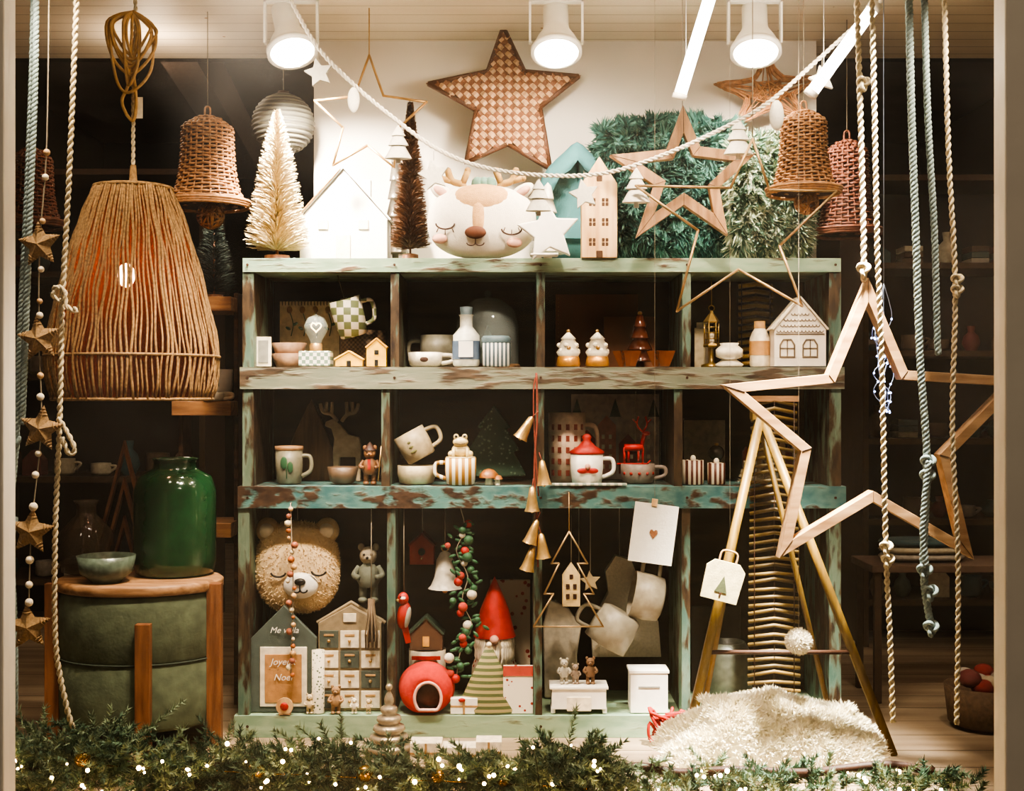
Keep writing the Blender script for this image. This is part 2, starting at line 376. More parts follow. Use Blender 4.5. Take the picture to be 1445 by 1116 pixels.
# ---------------------------------------------------------------- wicker bells
def wbell(px,ybot,y,w,h,m,ball=True):
    b=B('wicker_bell',px,ybot,y); n=26; hw=w/2
    def rad(t): 
        return hw*(1-.06*t) if t<.04 else hw*(.60+.37*math.exp(-(t)*4.2))*(1 if t<.9 else 1-.5*(t-.9)/.1)
    st=24
    for k in range(n):
        t=k/(n-1); z=t*h; r=rad(t); pts=[]; N=72
        for i in range(N):
            a=2*pi*i/N; rr=r+2.1*(1 if k%2 else -1)*sin(st/2*a); pts.append((rr*cos(a),rr*sin(a),z+.8*sin(3*a+k)))
        b.tube(pts,h/n*.42,m,5,True)
    for i in range(st):
        a=2*pi*i/st+.06; b.tube([(rad(t/10)*cos(a),rad(t/10)*sin(a),t/10*h) for t in range(11)],1.6,m,4)
    b.nocap=True; b.lathe([(rad(t/12)-3.5,t/12*h) for t in range(13)],DBROWN,32); b.nocap=False
    b.lathe([(rad(1),h-2),(rad(1)*.6,h+4),(2,h+6)],m,24)
    for k in range(3): b.tube([(( hw+1+k)*cos(i*.1),(hw+1+k)*sin(i*.1),-1+k*3) for i in range(63)],2.6,m,5,True)
    if ball:
        for k in range(16):
            ax=sph(); u=ax.orthogonal().normalized(); v=ax.cross(u); c=V((4,0,-14)); rr=w*.165
            b.tube([c+(u*cos(i*.314)+v*sin(i*.314))*rr for i in range(20)],1.6,m,4,True)
        b.tube([(4,0,-2),(0,0,h)],.8,THREAD,4)
    b.tube(smooth([(-4,0,h+4),(-3,0,h+16),(3,0,h+16),(4,0,h+4)],5),1.4,m,5)
    b.string(0,h+14,THREAD,.7); b.done()
wbell(293,290,.05,112,122,WICK); wbell(1134,272,-.16,98,112,WICK); wbell(1195,330,.12,90,128,WICKR,False); wbell(45,318,.25,86,105,WICKR,False)
b=B('paper_lantern',400,175,.2)
pr=[]; 
for i in range(91):
    a=-pi/2+pi*i/90; rr=43+1.6*sin(i*pi/2.25); pr.append((max(.01,rr*cos(a)),rr*sin(a)*.97))
b.lathe(pr,stripe('#6f6c5e','#45423a',.0135,'Z'),40); b.lathe([(8,40),(8,46),(2,47)],DBROWN,16); b.string(0,46,THREAD,.8); b.done()
# ---------------------------------------------------------------- top of the shelf
brush('bottle_brush_tree',391,'top',.06,82,212,mt('#ecd3a6',.5,var=.3),5000,14,ww=1.0)
BRB=mt('#5f4029',.5,var=.5); brush('bottle_brush_tree',579,'top',.05,52,222,BRB,4600,16,ln=1,ww=1.1)
def decoh():
    b=house('ceramic_house',488,'top',.14,122,128,68,50,WHITE,WHITE); b.box((0,-26,20),(20,2,36),CREAM)
    b.box((-28,-26,52),(14,2,14),CREAM); b.box((28,-26,52),(14,2,14),CREAM); b.box((30,0,105),(12,12,26),WHITE)
    b.tube([(-67,-29,58),(-4,-29,130)],1.8,GOLD,5); b.done(1)
decoh()
wirestar('metal_wire_star',520,150,.02,[(521,78),(541,135),(602,144),(560,183),(556,236),(519,205),(470,233),(484,180),(444,142),(500,136)],1.8,GOLD).string(1,72,GOLD,1).done()
def woven():
    px,py=712,140; b=B('woven_star',px,py,.2,rx=-.1); pts=[(710,35),(740,100),(817,107),(762,152),(776,241),(716,205),(658,232),(672,156),(604,118),(688,100)]
    P=[(x-px,py-y) for x,y in pts]; base=mt('#4a2e1b',.7); 
    b.prism(P,1,8,base)
    def inside(x,z):
        c=False; j=9
        for i in range(10):
            xi,zi=P[i]; xj,zj=P[j]
            if ((zi>z)!=(zj>z)) and x<(xj-xi)*(z-zi)/(zj-zi)+xi: c=not c
            j=i
        return c
    # real woven splints: two diagonal families passing over and under each other
    m1=mt('#80553a',.6,var=.3,scale=70); m2=mt('#bd9670',.55,var=.3,scale=70); g=8.2
    for fam,m in((0,m1),(1,m2)):
        for k in range(-24,25):
            seg=[]
            for q in range(-70,71):
                u=q*g/2; v=k*g; x,z=((u-v)*.7071,(u+v)*.7071) if fam==0 else ((u+v)*.7071,(v-u)*.7071)
                ins=inside(x,z)
                if ins: seg.append((x,-2.6+1.9*(1 if fam else -1)*cos(pi*(q/2+k)),z))
                if (not ins or q==70) and seg:
                    if len(seg)>2:
                        dx=.7071*g*.42; vs=[];fs=[]
                        for i,(a,d,c) in enumerate(seg):
                            if fam==0: vs+=[(a-dx,d,c+dx),(a+dx,d,c-dx)]
                            else: vs+=[(a-dx,d,c-dx),(a+dx,d,c+dx)]
                            if i: n=2*i; fs.append((n-2,n-1,n+1,n))
                        b.add(vs,fs,m,False)
                    seg=[]
    b.tube([(x,0,z) for x,z in P],3.6,WICKR,6,True)
    for i in range(10):
        b.tube([(P[i][0],-1,P[i][1]),(P[(i+1)%10][0],-1,P[(i+1)%10][1])],3.4,mt('#5a3822',.6),6)
    b.string(-2,100,THREAD,.6); b.done()
woven()
def arc(b,c,w,h,r,m,ry=1):
    b.tube([(c[0]+w*cos(pi+pi*i/10),c[1],c[2]+h*sin(pi+pi*i/10)) for i in range(11)],r,m,5)
def fawn():
    b=B('fawn_plush_cushion',680,'top',.02); tan=mt('#c49a6c',.9,var=.12,scale=120,bump=.6); wh=mt('#e6dccb',.9,var=.05,scale=120,bump=.5)
    b.ball((0,0,52),(77,34,52),wh,32,20,.85)
    b.ball((0,-3,76),(54,31,29),tan,28,16); b.ball((-4,-24,54),(13,13,32),tan,18,12)
    b.ball((-8,-37,33),(15,6,9),mt('#5e341f',.8)); 
    arc(b,(-50,-33,46),13,8,1.3,DBROWN); arc(b,(42,-36,38),14,8,1.3,DBROWN); 
    for sx in(-50,42):
        for k in(-1,0,1): b.tube([(sx+k*9,-35,40-(1-abs(k))*3),(sx+k*12,-35,33-(1-abs(k))*3)],.9,DBROWN,4)
    b.tube([(-8,-38,26),(-8,-38,18)],1,DBROWN,4); arc(b,(-14,-37,19),6,4,1,DBROWN); arc(b,(-2,-37,19),6,4,1,DBROWN)
    b.ball((-58,-22,26),(11,6,7),PINK); b.ball((46,-26,20),(11,6,7),PINK)
    am=mt('#a98552',.9)
    for sx in(-1,1):
        b.ball((sx*56,0,94),(20,8,10),wh,ry=sx*-.6); b.ball((sx*57,-6,94),(13,5,6),PINK,ry=sx*-.6)
        b.tube(smooth([(sx*22,0,94),(sx*28,0,105),(sx*42,0,110),(sx*48,0,124)],4),5,am,8); b.tube([(sx*28,0,104),(sx*20,0,124)],4.6,am,8); b.tube([(sx*40,0,109),(sx*58,0,114)],4.4,am,8)
        for q in((sx*48,0,125),(sx*20,0,125),(sx*58,0,114)): b.ball(q,4.6,am)
    for k in range(3): b.ball((-6+k*9,-2,106),(9,7,10),mt('#6f8f80',.9),10,6)
    b.done()
fawn()
def tealc():
    b=B('teal_house_cushion',814,'top',.17)
    P=[(-60,2),(0,0),(60,2),(63,50),(60,105),(42,142),(16,160),(0,182),(-16,160),(-42,142),(-60,105),(-63,50)]
    sc=lambda k:[(x*k,86+(z-86)*k) for x,z in P]
    pr=[(sc(.6),-26),(sc(.86),-20),(sc(.97),-10),(sc(1),0),(sc(.97),10),(sc(.86),20)]
    n=len(P); vs=[(x,d,z) for q,d in pr for x,z in q]; fs=[(j*n+i,j*n+(i+1)%n,(j+1)*n+(i+1)%n,(j+1)*n+i) for j in range(5) for i in range(n)]+[list(range(n)),list(range(5*n,6*n))[::-1]]
    b.add(vs,fs,TEAL,True); o=b.done(); m=o.modifiers.new('s','SUBSURF'); m.levels=m.render_levels=1
tealc()
WH=mt('#4a2f1b',.8)
b=house('wooden_house',845,'top',-.0+.01,50,142,38,26,LWOOD,None)
for z in (22,50,78):
    for x in(-10,8): 
        for dx in(-2.6,2.6):
            for dz in(-3,3): b.box((x+dx,-13,z+dz),(4,1.4,5),WH)
b.box((0,-13,112),(8,1.4,10),WH); b.box((0,-13,5),(9,1.4,10),WH); b.done(.8)
def fluffy(px,y,w,h,d,m,m2,n,rz=0,ry=0,z0=3):
    b=B('fluffy_cushion',px,'top',y,ry=ry); a=(w/2,d/2,h/2)
    def f(u,v):  # u,v in -1..1 pillow surface
        k=(1-abs(u)**3.2)*(1-abs(v)**3.2); pin=1-.05*(u*u*v*v); return V((a[0]*u*(1-.06*v*v)*pin,-a[1]*max(0,k)**.45,h/2+z0+a[2]*v*(1-.06*u*u)*pin))
    N=22
    for sg in(1,-1):
        vs=[];fs=[]
        for i in range(N+1):
            for j in range(N+1):
                p=f(-1+2*i/N,-1+2*j/N); vs.append((p.x,p.y*sg,p.z))
        for i in range(N):
            for j in range(N): q=i*(N+1)+j; fs.append((q,q+1,q+N+2,q+N+1))
        b.add(vs,fs,m,True)
    it=[[],[]]
    for i in range(n):
        u,v=U(-1,1),U(-1,1)
        if R()<.3: 
            if R()<.5: u=1 if u>0 else -1
            else: v=1 if v>0 else -1
        p=f(u,v); nn=V((u**5*1.3,-.8,v**5*1.3)); nn.normalize()
        if p.z<10: nn.z=abs(nn.z)
        nn+=V((noise.noise(V((u*7,v*7,.3)))*1.5,0,noise.noise(V((u*7,v*7,5)))*1.5))
        it[noise.noise(V((u*5,v*5,2)))+U(-.4,.4)>.1].append((p,nn))
    b.spikes(it[0],16,2.0,m,.32,.45); b.spikes(it[1],18,1.9,m2,.32,.45); b.done()
G1=mt('#2d5850',.9,var=.4,scale=40,bump=0); G2=mt('#4f7d70',.9,var=.3,scale=40,bump=0); G3=mt('#b8c2a6',.9,var=.3,scale=40,bump=0); G4=mt('#5f7d6a',.9,var=.3,scale=40,bump=0)  # G3 paler: the right cushion's lit look is put into the colour
fluffy(948,.17,214,200,66,G1,G2,13000,ry=-.03,z0=6); fluffy(1084,.08,116,170,44,G4,G3,8000,z0=5)
b=B('ceramic_star',768,'top',-.05); b.X=M.Translation((6,0,34)); b.prism(star(46,22,.1),-6,6,WHITE); b.X=M.Identity(4); b.box((0,4,2),(40,22,4),WHITE); b.done(2.5,3)
def ctree(name,px,surf,y,w,h,m,seg=20,tiers=4,top=None):
    b=B(name,px,surf,y); pr=[(w*.12,0),(w*.12,h*.1)]
    for k in range(tiers):
        z=h*.1+h*.85*k/tiers; r=w/2*(1-k/tiers*.8); pr+=[(r,z),(r*.96,z+2),(r*.55,z+h*.85/tiers)]
    pr.append((.01,h)); b.lathe(pr,m,seg)
    if top: b.ball((0,0,h),w*.07,top)
    return b.done()
ctree('ceramic_tree',773,'top',.08,50,112,mt('#e6dccb',.3),20,5)
ctree('silver_tree_ornament',558,'top',.22,38,182,mt('#938c80',.25,.6),20,6)
def wstar(name,px,py,y,pts,w,dep,m,hz=None):
    b=B(name,px,py,y); P=[(x-px,py-z) for x,z in pts]; Q=offset_in(P,w)
    b.ring(P,Q,-dep/2,dep/2,m)
    for p,q in zip(P,Q): b.tube([(p[0]*.99,-dep/2-.3,p[1]*.99),(q[0],-dep/2-.3,q[1])],.5,DBROWN,4)  # mitre joints
    return b
WS=wood('#84603f','#b89068','z',9); 
b=wstar('wooden_star_frame',962,250,-.1,[(963,150),(987,208),(1065,218),(1014,266),(1026,333),(964,290),(897,336),(922,262),(860,220),(940,212)],14,16,WS); b.string(1,92,THREAD,.8); b.done(1)
b=wirestar('metal_wire_star',1050,320,-.27,[(955,439),(985,325),(897,262),(1031,265),(1062,196),(1086,268),(1180,270),(1100,347),(1132,432),(1042,380)],1.9,GOLDW); b.string(12,124,THREAD,.8); b.done()
b=B('vine_star',1085,130,.22)
P=star(78,36,.08,sq=.62); VM=mt('#b07c50',.6,var=.4,scale=90)
for k in range(16):
    Q=[(x*U(.9,1.03)+U(-3,3),U(-8,4),z*U(.9,1.03)+U(-3,3)) for x,z in P]; b.tube(smooth(Q,3,True),1.5,VM,4,True)
for k in range(110):
    i=random.randrange(10); j=(i+random.randrange(2,8))%10; a=V((P[i][0],0,P[i][1]))*.9; c=V((P[j][0],0,P[j][1]))*.75; c=c if (i%2 and j%2) else c*.4; b.tube([a+V((0,U(-6,6),0)),c+V((0,U(-6,6),0))],1.1,VM,4)
b.string(0,38,THREAD,.8); b.done()
def garland():
    y=-.24; b=B('ornament_garland',800,200,y); pts=[(400,-20),(445,62),(500,120),(560,170),(620,212),(690,238),(780,248),(860,243),(940,217),(1010,186),(1080,148),(1150,88),(1240,5),(1290,-50)]
    path=smooth([b.L(*p) for p in pts],6); b.rope(path,3.4,mt('#e2dacb',.9,var=.1,scale=200),2,16)
    def tree(x,y0,s): 
        b.X=M.Translation(b.L(x,y0)); b.lathe([(3*s,-46*s),(3*s,-40*s),(17*s,-40*s),(8*s,-24*s),(13*s,-24*s),(6*s,-12*s),(9*s,-12*s),(.01,2*s)],FELT,14,sy=.5); b.tube([(0,0,0),(0,0,10)],.7,THREAD,4); b.X=M.Identity(4)
    def st(x,y0,s): b.X=M.Translation(b.L(x,y0+22*s)); b.prism(star(20*s,10*s,.2),-4,4,FELT); b.tube([(0,0,18*s),(0,0,30*s)],.7,THREAD,4); b.X=M.Identity(4)
    def drop(x,y0,s): b.X=M.Translation(b.L(x,y0+20*s)); b.ball((0,0,0),(9*s,5*s,19*s),FELT,14,10); b.tube([(0,0,15*s),(0,0,26*s)],.7,THREAD,4); b.X=M.Identity(4)
    st(450,80,1.05); drop(499,122,.95); tree(562,178,1.15); st(612,222,1.15); tree(760,254,1.1); st(824,250,1.1); tree(898,238,1.2); tree(1042,168,1.25); drop(1096,140,1.15); st(1160,90,1)
    b.done(.6)
garland()
# ---------------------------------------------------------------- ceiling spots, glowing bars for glass reflections
def spotlight(px,y,tilt,size=1.0,aim=None,energy=30,ang=1.6):
    zc=60; b=B('ceiling_spotlight',px,zc,y); lamp=mt('#efeae0',.35,var=.03,bump=0); g=emis('#fff2dd',14,'spot_face')
    zt=((CEIL-.001)-b.o.z)/b.sc
    b.X=M.Rotation(tilt,4,'Y')@M.Rotation(-.38,4,'X')
    k=size
    b.nocap=True; b.lathe([(34*k,-18),(34*k,-10),(28*k,4),(20*k,18),(18*k,26),(18*k,60),(15*k,64),(.01,64)],lamp,32)
    b.lathe([(31*k,-18),(36*k,-19),(36*k,-11),(33*k,-11)],lamp,32)
    b.lathe([(.01,-15),(31*k,-15),(31.5*k,-11)],g,32); b.nocap=False
    b.X=M.Identity(4)
    for sx in(-1,1): b.box((sx*37*k,6,30),(3,12,60),lamp)
    b.box((0,6,60),(77*k,12,4),lamp); b.lathe([(4,60),(4,zt-4),(16,zt-3),(16,zt)],lamp,16); b.done()
    L=bpy.data.lights.new('spot','SPOT'); L.energy=energy; L.spot_size=ang; L.spot_blend=.7; L.color=(1,.88,.72); L.shadow_soft_size=.03
    o=bpy.data.objects.new('spot_beam',L); o.location=W(px,zc+30,y)-V((0,.016,0)); bpy.context.collection.objects.link(o)
    o.rotation_euler=(V(aim)-o.location).to_track_quat('-Z','Y').to_euler()
spotlight(410,-.12,-.25,1,W(470,340,.2),95,1.7)
spotlight(785,-.14,0,1,W(745,320,.25),17,2.3)
spotlight(1066,-.12,.05,1,W(1080,330,.2),34,2.0)
REFL_BAR=emis('#fff6e8',10,'reflection_bar_glow')  # glowing bars hung in place of reflections in the glass
for (x0,y0,x1,y1,r) in((1003,-8,962,130,9),(1232,12,1150,126,9)):
    b=B('reflection_bar',x0,y0,-.32); p=b.L(x1,y1,20); b.tube([V((0,0,0)),p],r,REFL_BAR,12); d=p.normalized()
    b.tube([-d*9,d*3],r*1.15,WHITE,12); b.tube([p-d*3,p+d*5],r*1.15,WHITE,12); b.string(0,0,WHITE,1.5)
    p2=p*.8; b.tube([p2,(p2.x,p2.y,((CEIL-.001)-b.o.z)/b.sc)],.5,WHITE,4); b.done()
# ---------------------------------------------------------------- big front star, ropes
b=wstar('large_wooden_star',1228,600,-.42,[(1222,393),(1277,523),(1446,533),(1336,645),(1370,788),(1229,707),(1097,786),(1128,636),(1017,543),(1166,528)],13,26,wood('#8a6644','#bb966e','x',9)); b.done(1)
def ropeobj(name,px,pts,r,m,knots=(),y=-.5,extra=(),pitch=None,strands=2,kr=2.3):
    b=B(name,px,500,y); b.rope(smooth([b.L(*p) for p in pts],8),r,m,strands,pitch)
    for e in extra: b.rope(smooth([b.L(*p,d=-8) for p in e],6),r*.9,m,strands,pitch)
    for k in knots: b.knot(b.L(k[0],k[1],-3),r*kr,m)
    b.done()
T=-93
ropeobj('blue_cotton_rope',40,[(50,T),(46,100),(38,300),(30,450),(22,620),(14,740),(20,900),(20,1010)],5.5,BLUE,[(20,625),(16,740)],-.5,[[(54,T),(52,120),(45,300),(38,500),(34,600)],[(14,740),(5,760),(4,820)]],20,3,1.7)
ropeobj('twisted_rope',95,[(112,T),(104,100),(97,260),(88,430),(84,600),(78,750),(78,900),(90,980),(105,1036)],4.2,BEIGE,[],-.51,[[(88,425),(78,418),(82,405),(94,412),(96,432),(110,440),(106,432)],[(84,590),(92,600),(108,632),(100,640),(90,615)]],22)
ropeobj('twisted_rope',1216,[(1206,T),(1214,150),(1218,300),(1219,400)],4.4,BEIGE,[(1218,118),(1218,380)],-.44,[],22,2,1.8)
ropeobj('twisted_rope',1240,[(1228,T),(1234,150),(1238,350),(1244,500),(1250,770),(1256,900),(1260,1020)],4.2,BEIGE,[(1250,772),(1252,790)],-.50,[],22,2,1.8)
ropeobj('blue_cotton_rope',1300,[(1281,T),(1286,150),(1292,320),(1298,500),(1308,650),(1303,800),(1313,880),(1316,895)],5.5,BLUE,[(1309,652),(1308,672),(1304,805),(1312,835),(1313,885)],-.5,[[(1300,T),(1306,150),(1316,330),(1320,480),(1322,500)],[(1308,650),(1300,740),(1304,800)]],20,3,1.6)
ropeobj('twisted_rope',1345,[(1331,T),(1338,200),(1348,400),(1344,600),(1352,800),(1350,1025)],4,BEIGE,[(1350,395),(1350,410)],-.5,[],22,2,1.8)
BUR=mt('#a98a62',.95,var=.3,scale=220,bump=.8)
def starstring():
    b=B('burlap_star_string',50,600,-.53); z=((CEIL-.0005)-b.o.z)/b.sc
    path=[(70,600-z),(66,200),(56,345),(55,478),(58,605),(44,750),(40,885)]; b.tube(smooth([b.L(*p) for p in path],6),1.1,THREAD,5)
    for i,(x,y) in enumerate(path[2:]):
        b.X=M.Translation(b.L(x,y))@M.Rotation(U(-.3,.3),4,'Z'); P=star(34,17,U(-.15,.15)); vs=[(q[0],0,q[1]) for q in P]+[(0,-9,0),(0,9,0)]
        b.add(vs,[(k,(k+1)%10,10) for k in range(10)]+[((k+1)%10,k,11) for k in range(10)],BUR,False)
        for k in range(5): # yarn wraps on each arm
            for q in(.35,.55,.75): 
                a=V((P[2*k][0],0,P[2*k][1])); l=V((P[2*k-1][0],0,P[2*k-1][1])); r_=V((P[(2*k+1)%10][0],0,P[(2*k+1)%10][1])); d=-9*(1-q)-1
                A=l.lerp(a,q); C=r_.lerp(a,q); Mx=(A+C)/2+V((0,d,0)); b.tube([A,Mx,C],.9,BUR,4)
        b.X=M.Identity(4)
    for (x,y) in((66,215),(64,250),(60,312),(58,380),(56,425),(56,445),(57,530),(57,560),(54,640),(50,670),(47,715),(42,790),(41,825),(41,850)): b.ball(b.L(x,y),U(4,6.5),CREAM if R()<.5 else LWOOD,10,7)
    b.done()
starstring()
# ---------------------------------------------------------------- left: pouf, vases
def left():
    y=-.02; vel=mt('#5c6650',.95,var=.25,scale=30,bump=.4,name='velvet')
    b=B('velvet_pouf',198,'floor',y)
    b.lathe([(96,28),(110,34),(112,60),(112,118),(109,122),(112,126),(112,200),(108,212),(60,214),(.01,214)],vel,48,sy=.8)
    b.tube([(112*cos(i*.1),90*sin(i*.1),122) for i in range(63)],1.6,mt('#3c463b',.9),5,True)
    b.lathe([(113,214.2),(116,217),(116,226),(112,229),(.01,229)],OAK,48,sy=.8)
    for x,d,h in((32,-95,180),(112,-30,225),(-112,-30,225)): b.box((x,d,h/2),(20,14,h),OAKZ)
    b.done(1)
    zt=229*S(y)+.0008; SURF['pouf']=zt
    gl=mt('#1c4529',.14,var=.15,bump=0,coat=.6,name='green_glaze')
    b=B('green_glass_vase',247,'pouf',.03); b.lathe([(48,0),(54,4),(57,20),(57,118),(50,138),(34,147),(30,150),(30,160),(33,163),(30,164),(27,160),(27,150),(.01,140)],gl,40); b.done()
    b=B('ceramic_bowl',150,'pouf',-.11); b.lathe([(20,0),(22,3),(36,14),(41,38),(39,38),(33,16),(18,6),(.01,5)],mt('#5f6d60',.25,var=.3),32); b.done()
    b=B('glass_bottle_vase',122,'pouf',.03); b.lathe([(20,0),(34,5),(39,30),(36,60),(20,78),(14,84),(13,96),(18,104),(15,104),(10,96),(10,84),(.01,8)],mt('#4a3c2e',.08,alpha=.6,bump=0),32); b.done()
    b=B('wooden_triangle_tree',176,'pouf',.115)
    for w,h in((48,182),(34,130),(20,76)):
        P=[(-w,0),(w,0),(0,h)]; b.ring(P,offset_in(P,4),-5,5,wood('#5a3420','#7d5030','z'))
    b.done()
    b=B('side_shelf',300,'floor',.34); q=wood('#7a5030','#a8774a','x')
    for z in(418,562,250): b.box((-5,0,z),(82,90,20),q)
    b.box((-44,20,290),(6,50,580),DWOOD); b.box((34,20,290),(6,50,580),DWOOD); b.done(1)
    s=S(.34); SURF['s1']=.0005+572*s+.001; SURF['s2']=.0005+428*s+.001
    brush('bottle_brush_tree',302,'s1',.31,58,132,mt('#2a352e',.8,var=.3),2200,8)
    b=mug('coffee_mug',306,'s2',.35,44,44,WHITE,-1); b.box((2,-21.5,26),(12,1.4,12),mt('#8a9a88',.6)); b.done()
    b=mug('coffee_mug',300,'s2',.27,34,12,CREAM); b.done()
left()
# ---------------------------------------------------------------- row 1
def rows1():
    r='r1'
    b=card('small_picture_frame',372,r,.04,22,42,CREAM,4,rx=0); b.box((0,-2.5,21),(14,1,32),GREY); b.done(1)
    b=card('spiral_notebook',437,r,.22,84,94,mt('#d2bf9a',.8)); 
    for i in range(18): b.tube([(-38+i*4.5+cos(a*.8)*.2,-1+sin(a*.8)*2.4,92+cos(a*.8)*3.4) for a in range(8)],.6,BLACK,4)
    for x in(-26,-8,10,28): 
        b.tube(smooth([(x,-1.6,45),(x+3,-1.6,62),(x-2,-1.6,80)],4),.8,GREEN,4); b.ball((x-2,-2,82),(4,1,5),mt('#8a6a3a',.7)); b.ball((x+6,-2,62),(4,1,2),GREEN,ry=-.5); b.ball((x-4,-2,56),(4,1,2),GREEN,ry=.5)
    b.done()
    CH=checker('#808a60','#ece2d0',.0185)
    b=B('checkered_mug',500,474,.1,ry=-.25,rx=.15); r0=22
    b.lathe([(17,0),(19,1),(r0,25),(r0+1,54),(r0-1.5,54),(r0-3,25),(15,4),(.01,4)],CH,28); b.tube(smooth([(20,0,45),(36,0,42),(34,0,18),(19,0,12)],6),3,CH,8)
    b.tube([(0,0,52),(0,0,60)],.8,THREAD,4); b.string(0,50,THREAD,.8,top=88); b.done()
    b=B('stacked_bowls',408,r,.12)
    for z in(0,15): b.lathe([(14,z),(18,z+1),(25,z+19),(23,z+19),(15,z+4),(.01,z+3)],mt('#c29c80',.5),26)
    b.done()
    b=B('storage_tin',446,r,.04); b.box((0,0,11),(44,34,21),checker('#88a08c','#efe9dc',.0095)); b.done(1)
    SURF['tin']=SURF['r1']+21.8*S(.04)
    b=B('heart_light_bulb',446,'tin',.04); b.lathe([(9,0),(9,9),(7,11)],GOLD,16); b.lathe([(7,10),(9,16),(16,28),(17,36),(12,47),(.01,52)],GLASSC,24)
    b.tube([(8*(sin(t)**3)*.9,0,34+(.5*(13*cos(t)-5*cos(2*t)-2*cos(3*t)-cos(4*t)))*.9) for t in [i*.2094 for i in range(30)]],.9,emis('#ffdf9a',6,'filament'),5,True); b.done()
    Y=mt('#cf9a35',.6); Y2=mt('#eebb45',.5)
    b=house('yellow_house_figurine',493,r,.03,38,20,11,14,Y2,Y2,[(0,4,6,8)],BLACK); b.done(.5)
    b=house('yellow_house_figurine',532,r,.05,28,38,12,16,Y2,Y,[(0,20,6,6),(0,5,5,9)],BLACK); b.done(.5)
    b=B('woven_basket',512,r,.19)
    b.lathe([(26,0),(32,16),(32,52),(29,52),(24,4),(.01,4)],checker('#7a6046','#4d3a2a',.006),28); b.done()
    GM=mt('#8f8a78',.4); b=mug('coffee_mug',618,r,.2,50,46,GM,-1); b.done(); b=mug('teacup',600,r,.06,48,20,mt('#d9d0bd',.4),1); b.ball((0,-23,10),(6,1.5,4),DBROWN); b.done()
    b=B('glass_cloche',688,r,.17); b.lathe([(46,0),(46,4),(44,5)],OAK,32); b.lathe([(44,5),(44,60),(38,82),(20,96),(.01,100)],GLASSC,32); b.ball((0,0,104),5,GLASSC); b.lathe([(14,5),(14,30),(4,50),(.01,60)],mt('#6f7f76',.5),16); b.done()
    b=B('glass_bottle',658,r,.05); b.lathe([(17,0),(19,3),(19,44),(9,56),(9,70),(11,73)],mt('#d4d2c4',.15,bump=0),26); b.lathe([(8,72),(9,84),(.01,85)],mt('#6f7f86',.3),18)
    b.lathe([(19.6,10),(19.6,36)],mt('#56667a',.6),26); b.box((0,-19.8,24),(20,1.4,22),WHITE); b.done()
    b=B('striped_jar',700,r,.04); b.lathe([(18,0),(20,3),(20,32),(18,36),(15,37)],stripe('#d9d6cb','#4c5c66',.0105),28); b.lathe([(20,33),(21,40),(18,43),(.01,43)],mt('#56676c',.4),28); b.done()
    BR=mt('#6e4128',.8,var=.15,scale=14); BR2=mt('#7d4d30',.8,var=.15,scale=14)
    b=card('kraft_notebook',842,r,.24,116,104,BR,4); 
    for i in range(16): b.tube([(-54,2+-4*cos(a),8+i*6+2*sin(a)) for a in (0,1.5,3,4.5)],.7,GOLD,4)
    b.done(); card('kraft_notebook',888,r,.2,72,72,BR2,4).done(.5)
    for x in(802,843):
        b=B('gnome_figurine',x,r,.04); gw=mt('#eee3cc',.5,var=.1)
        b.lathe([(16,0),(17,3),(15,14),(12,15)],mt('#c08a45',.3,.5),18); b.lathe([(14,14),(17,20),(13,26),(15,28),(9,38),(11,39),(4,46),(.01,50)],gw,18)
        for k in range(10): a=k*.63; b.ball((13*cos(a),13*sin(a),22+8*(k%2)),3.6,gw,8,6)
        b.ball((0,-14,26),3,GOLD); b.ball((0,0,50),2.6,GOLD); b.done()
    for x in(886,934):
        b=B('star_glass_bowl',x,r,.04,rz=.3); P=star(22,14); vs=[];fs=[]
        for j,(k,z) in enumerate(((.55,0),(1,22),(.88,22),(.45,4))): vs+=[(p[0]*k,p[1]*k,z) for p in P]
        for j in range(3):
            for i in range(10): fs.append((j*10+i,j*10+(i+1)%10,j*10+10+(i+1)%10,j*10+10+i))
        fs+=[list(range(10))[::-1],list(range(30,40))]; b.add(vs,fs,AMBER,False); b.done()
    ctree('amber_glass_tree',903,r,.12,46,76,mt('#5c2e1c',.1,var=.2,bump=0),24,4,GOLD)
    b=B('brass_lantern',1004,r,.1); q=mt('#9f8146',.35,.7)
    b.lathe([(11,28),(12,30),(11,33)],q,6,sm=False); b.lathe([(11,62),(12,64),(3,76),(2,80)],q,6,sm=False)
    for i in range(6): a=i*pi/3; b.tube([(10*cos(a),10*sin(a),32),(10*cos(a),10*sin(a),63)],1.2,q,5)
    for z in(40,48,56): b.tube([(9.6*cos(i*pi/3),9.6*sin(i*pi/3),z) for i in range(6)],1,q,4,True)
    b.tube([(4*sin(a),0,83+4*cos(a)) for a in [i*.52 for i in range(12)]],1,q,4,True); b.lathe([(4,33),(4,48)],CREAM,10); b.string(0,86,q,.8,top=126); b.lathe([(15,0),(15,3),(4,6),(3,26),(10,29)],q,16); b.done()
    b=B('ceramic_candle_holder',1029,r,.05); b.lathe([(18,0),(20,3),(10,10),(19,14),(19,24),(12,30),(14,33),(11,33),(.01,28)],CREAM,26); b.done()
    b=B('ceramic_bottle',1072,r,.06); b.lathe([(13,0),(14,3),(14,40),(10,50),(7,54),(7,62),(.01,62)],CREAM,24); b.lathe([(14.4,16),(14.4,36)],mt('#b98a55',.6),24); b.lathe([(8,54),(8,64),(.01,64)],mt('#b58a55',.6),16); b.done()
    HW=mt('#e7dccb',.6,var=.05); b=house('ceramic_village_house',1125,r,.03,72,94,42,36,HW,mt('#cbbda6',.6))
    ln=mt('#6f5f4c',.7)
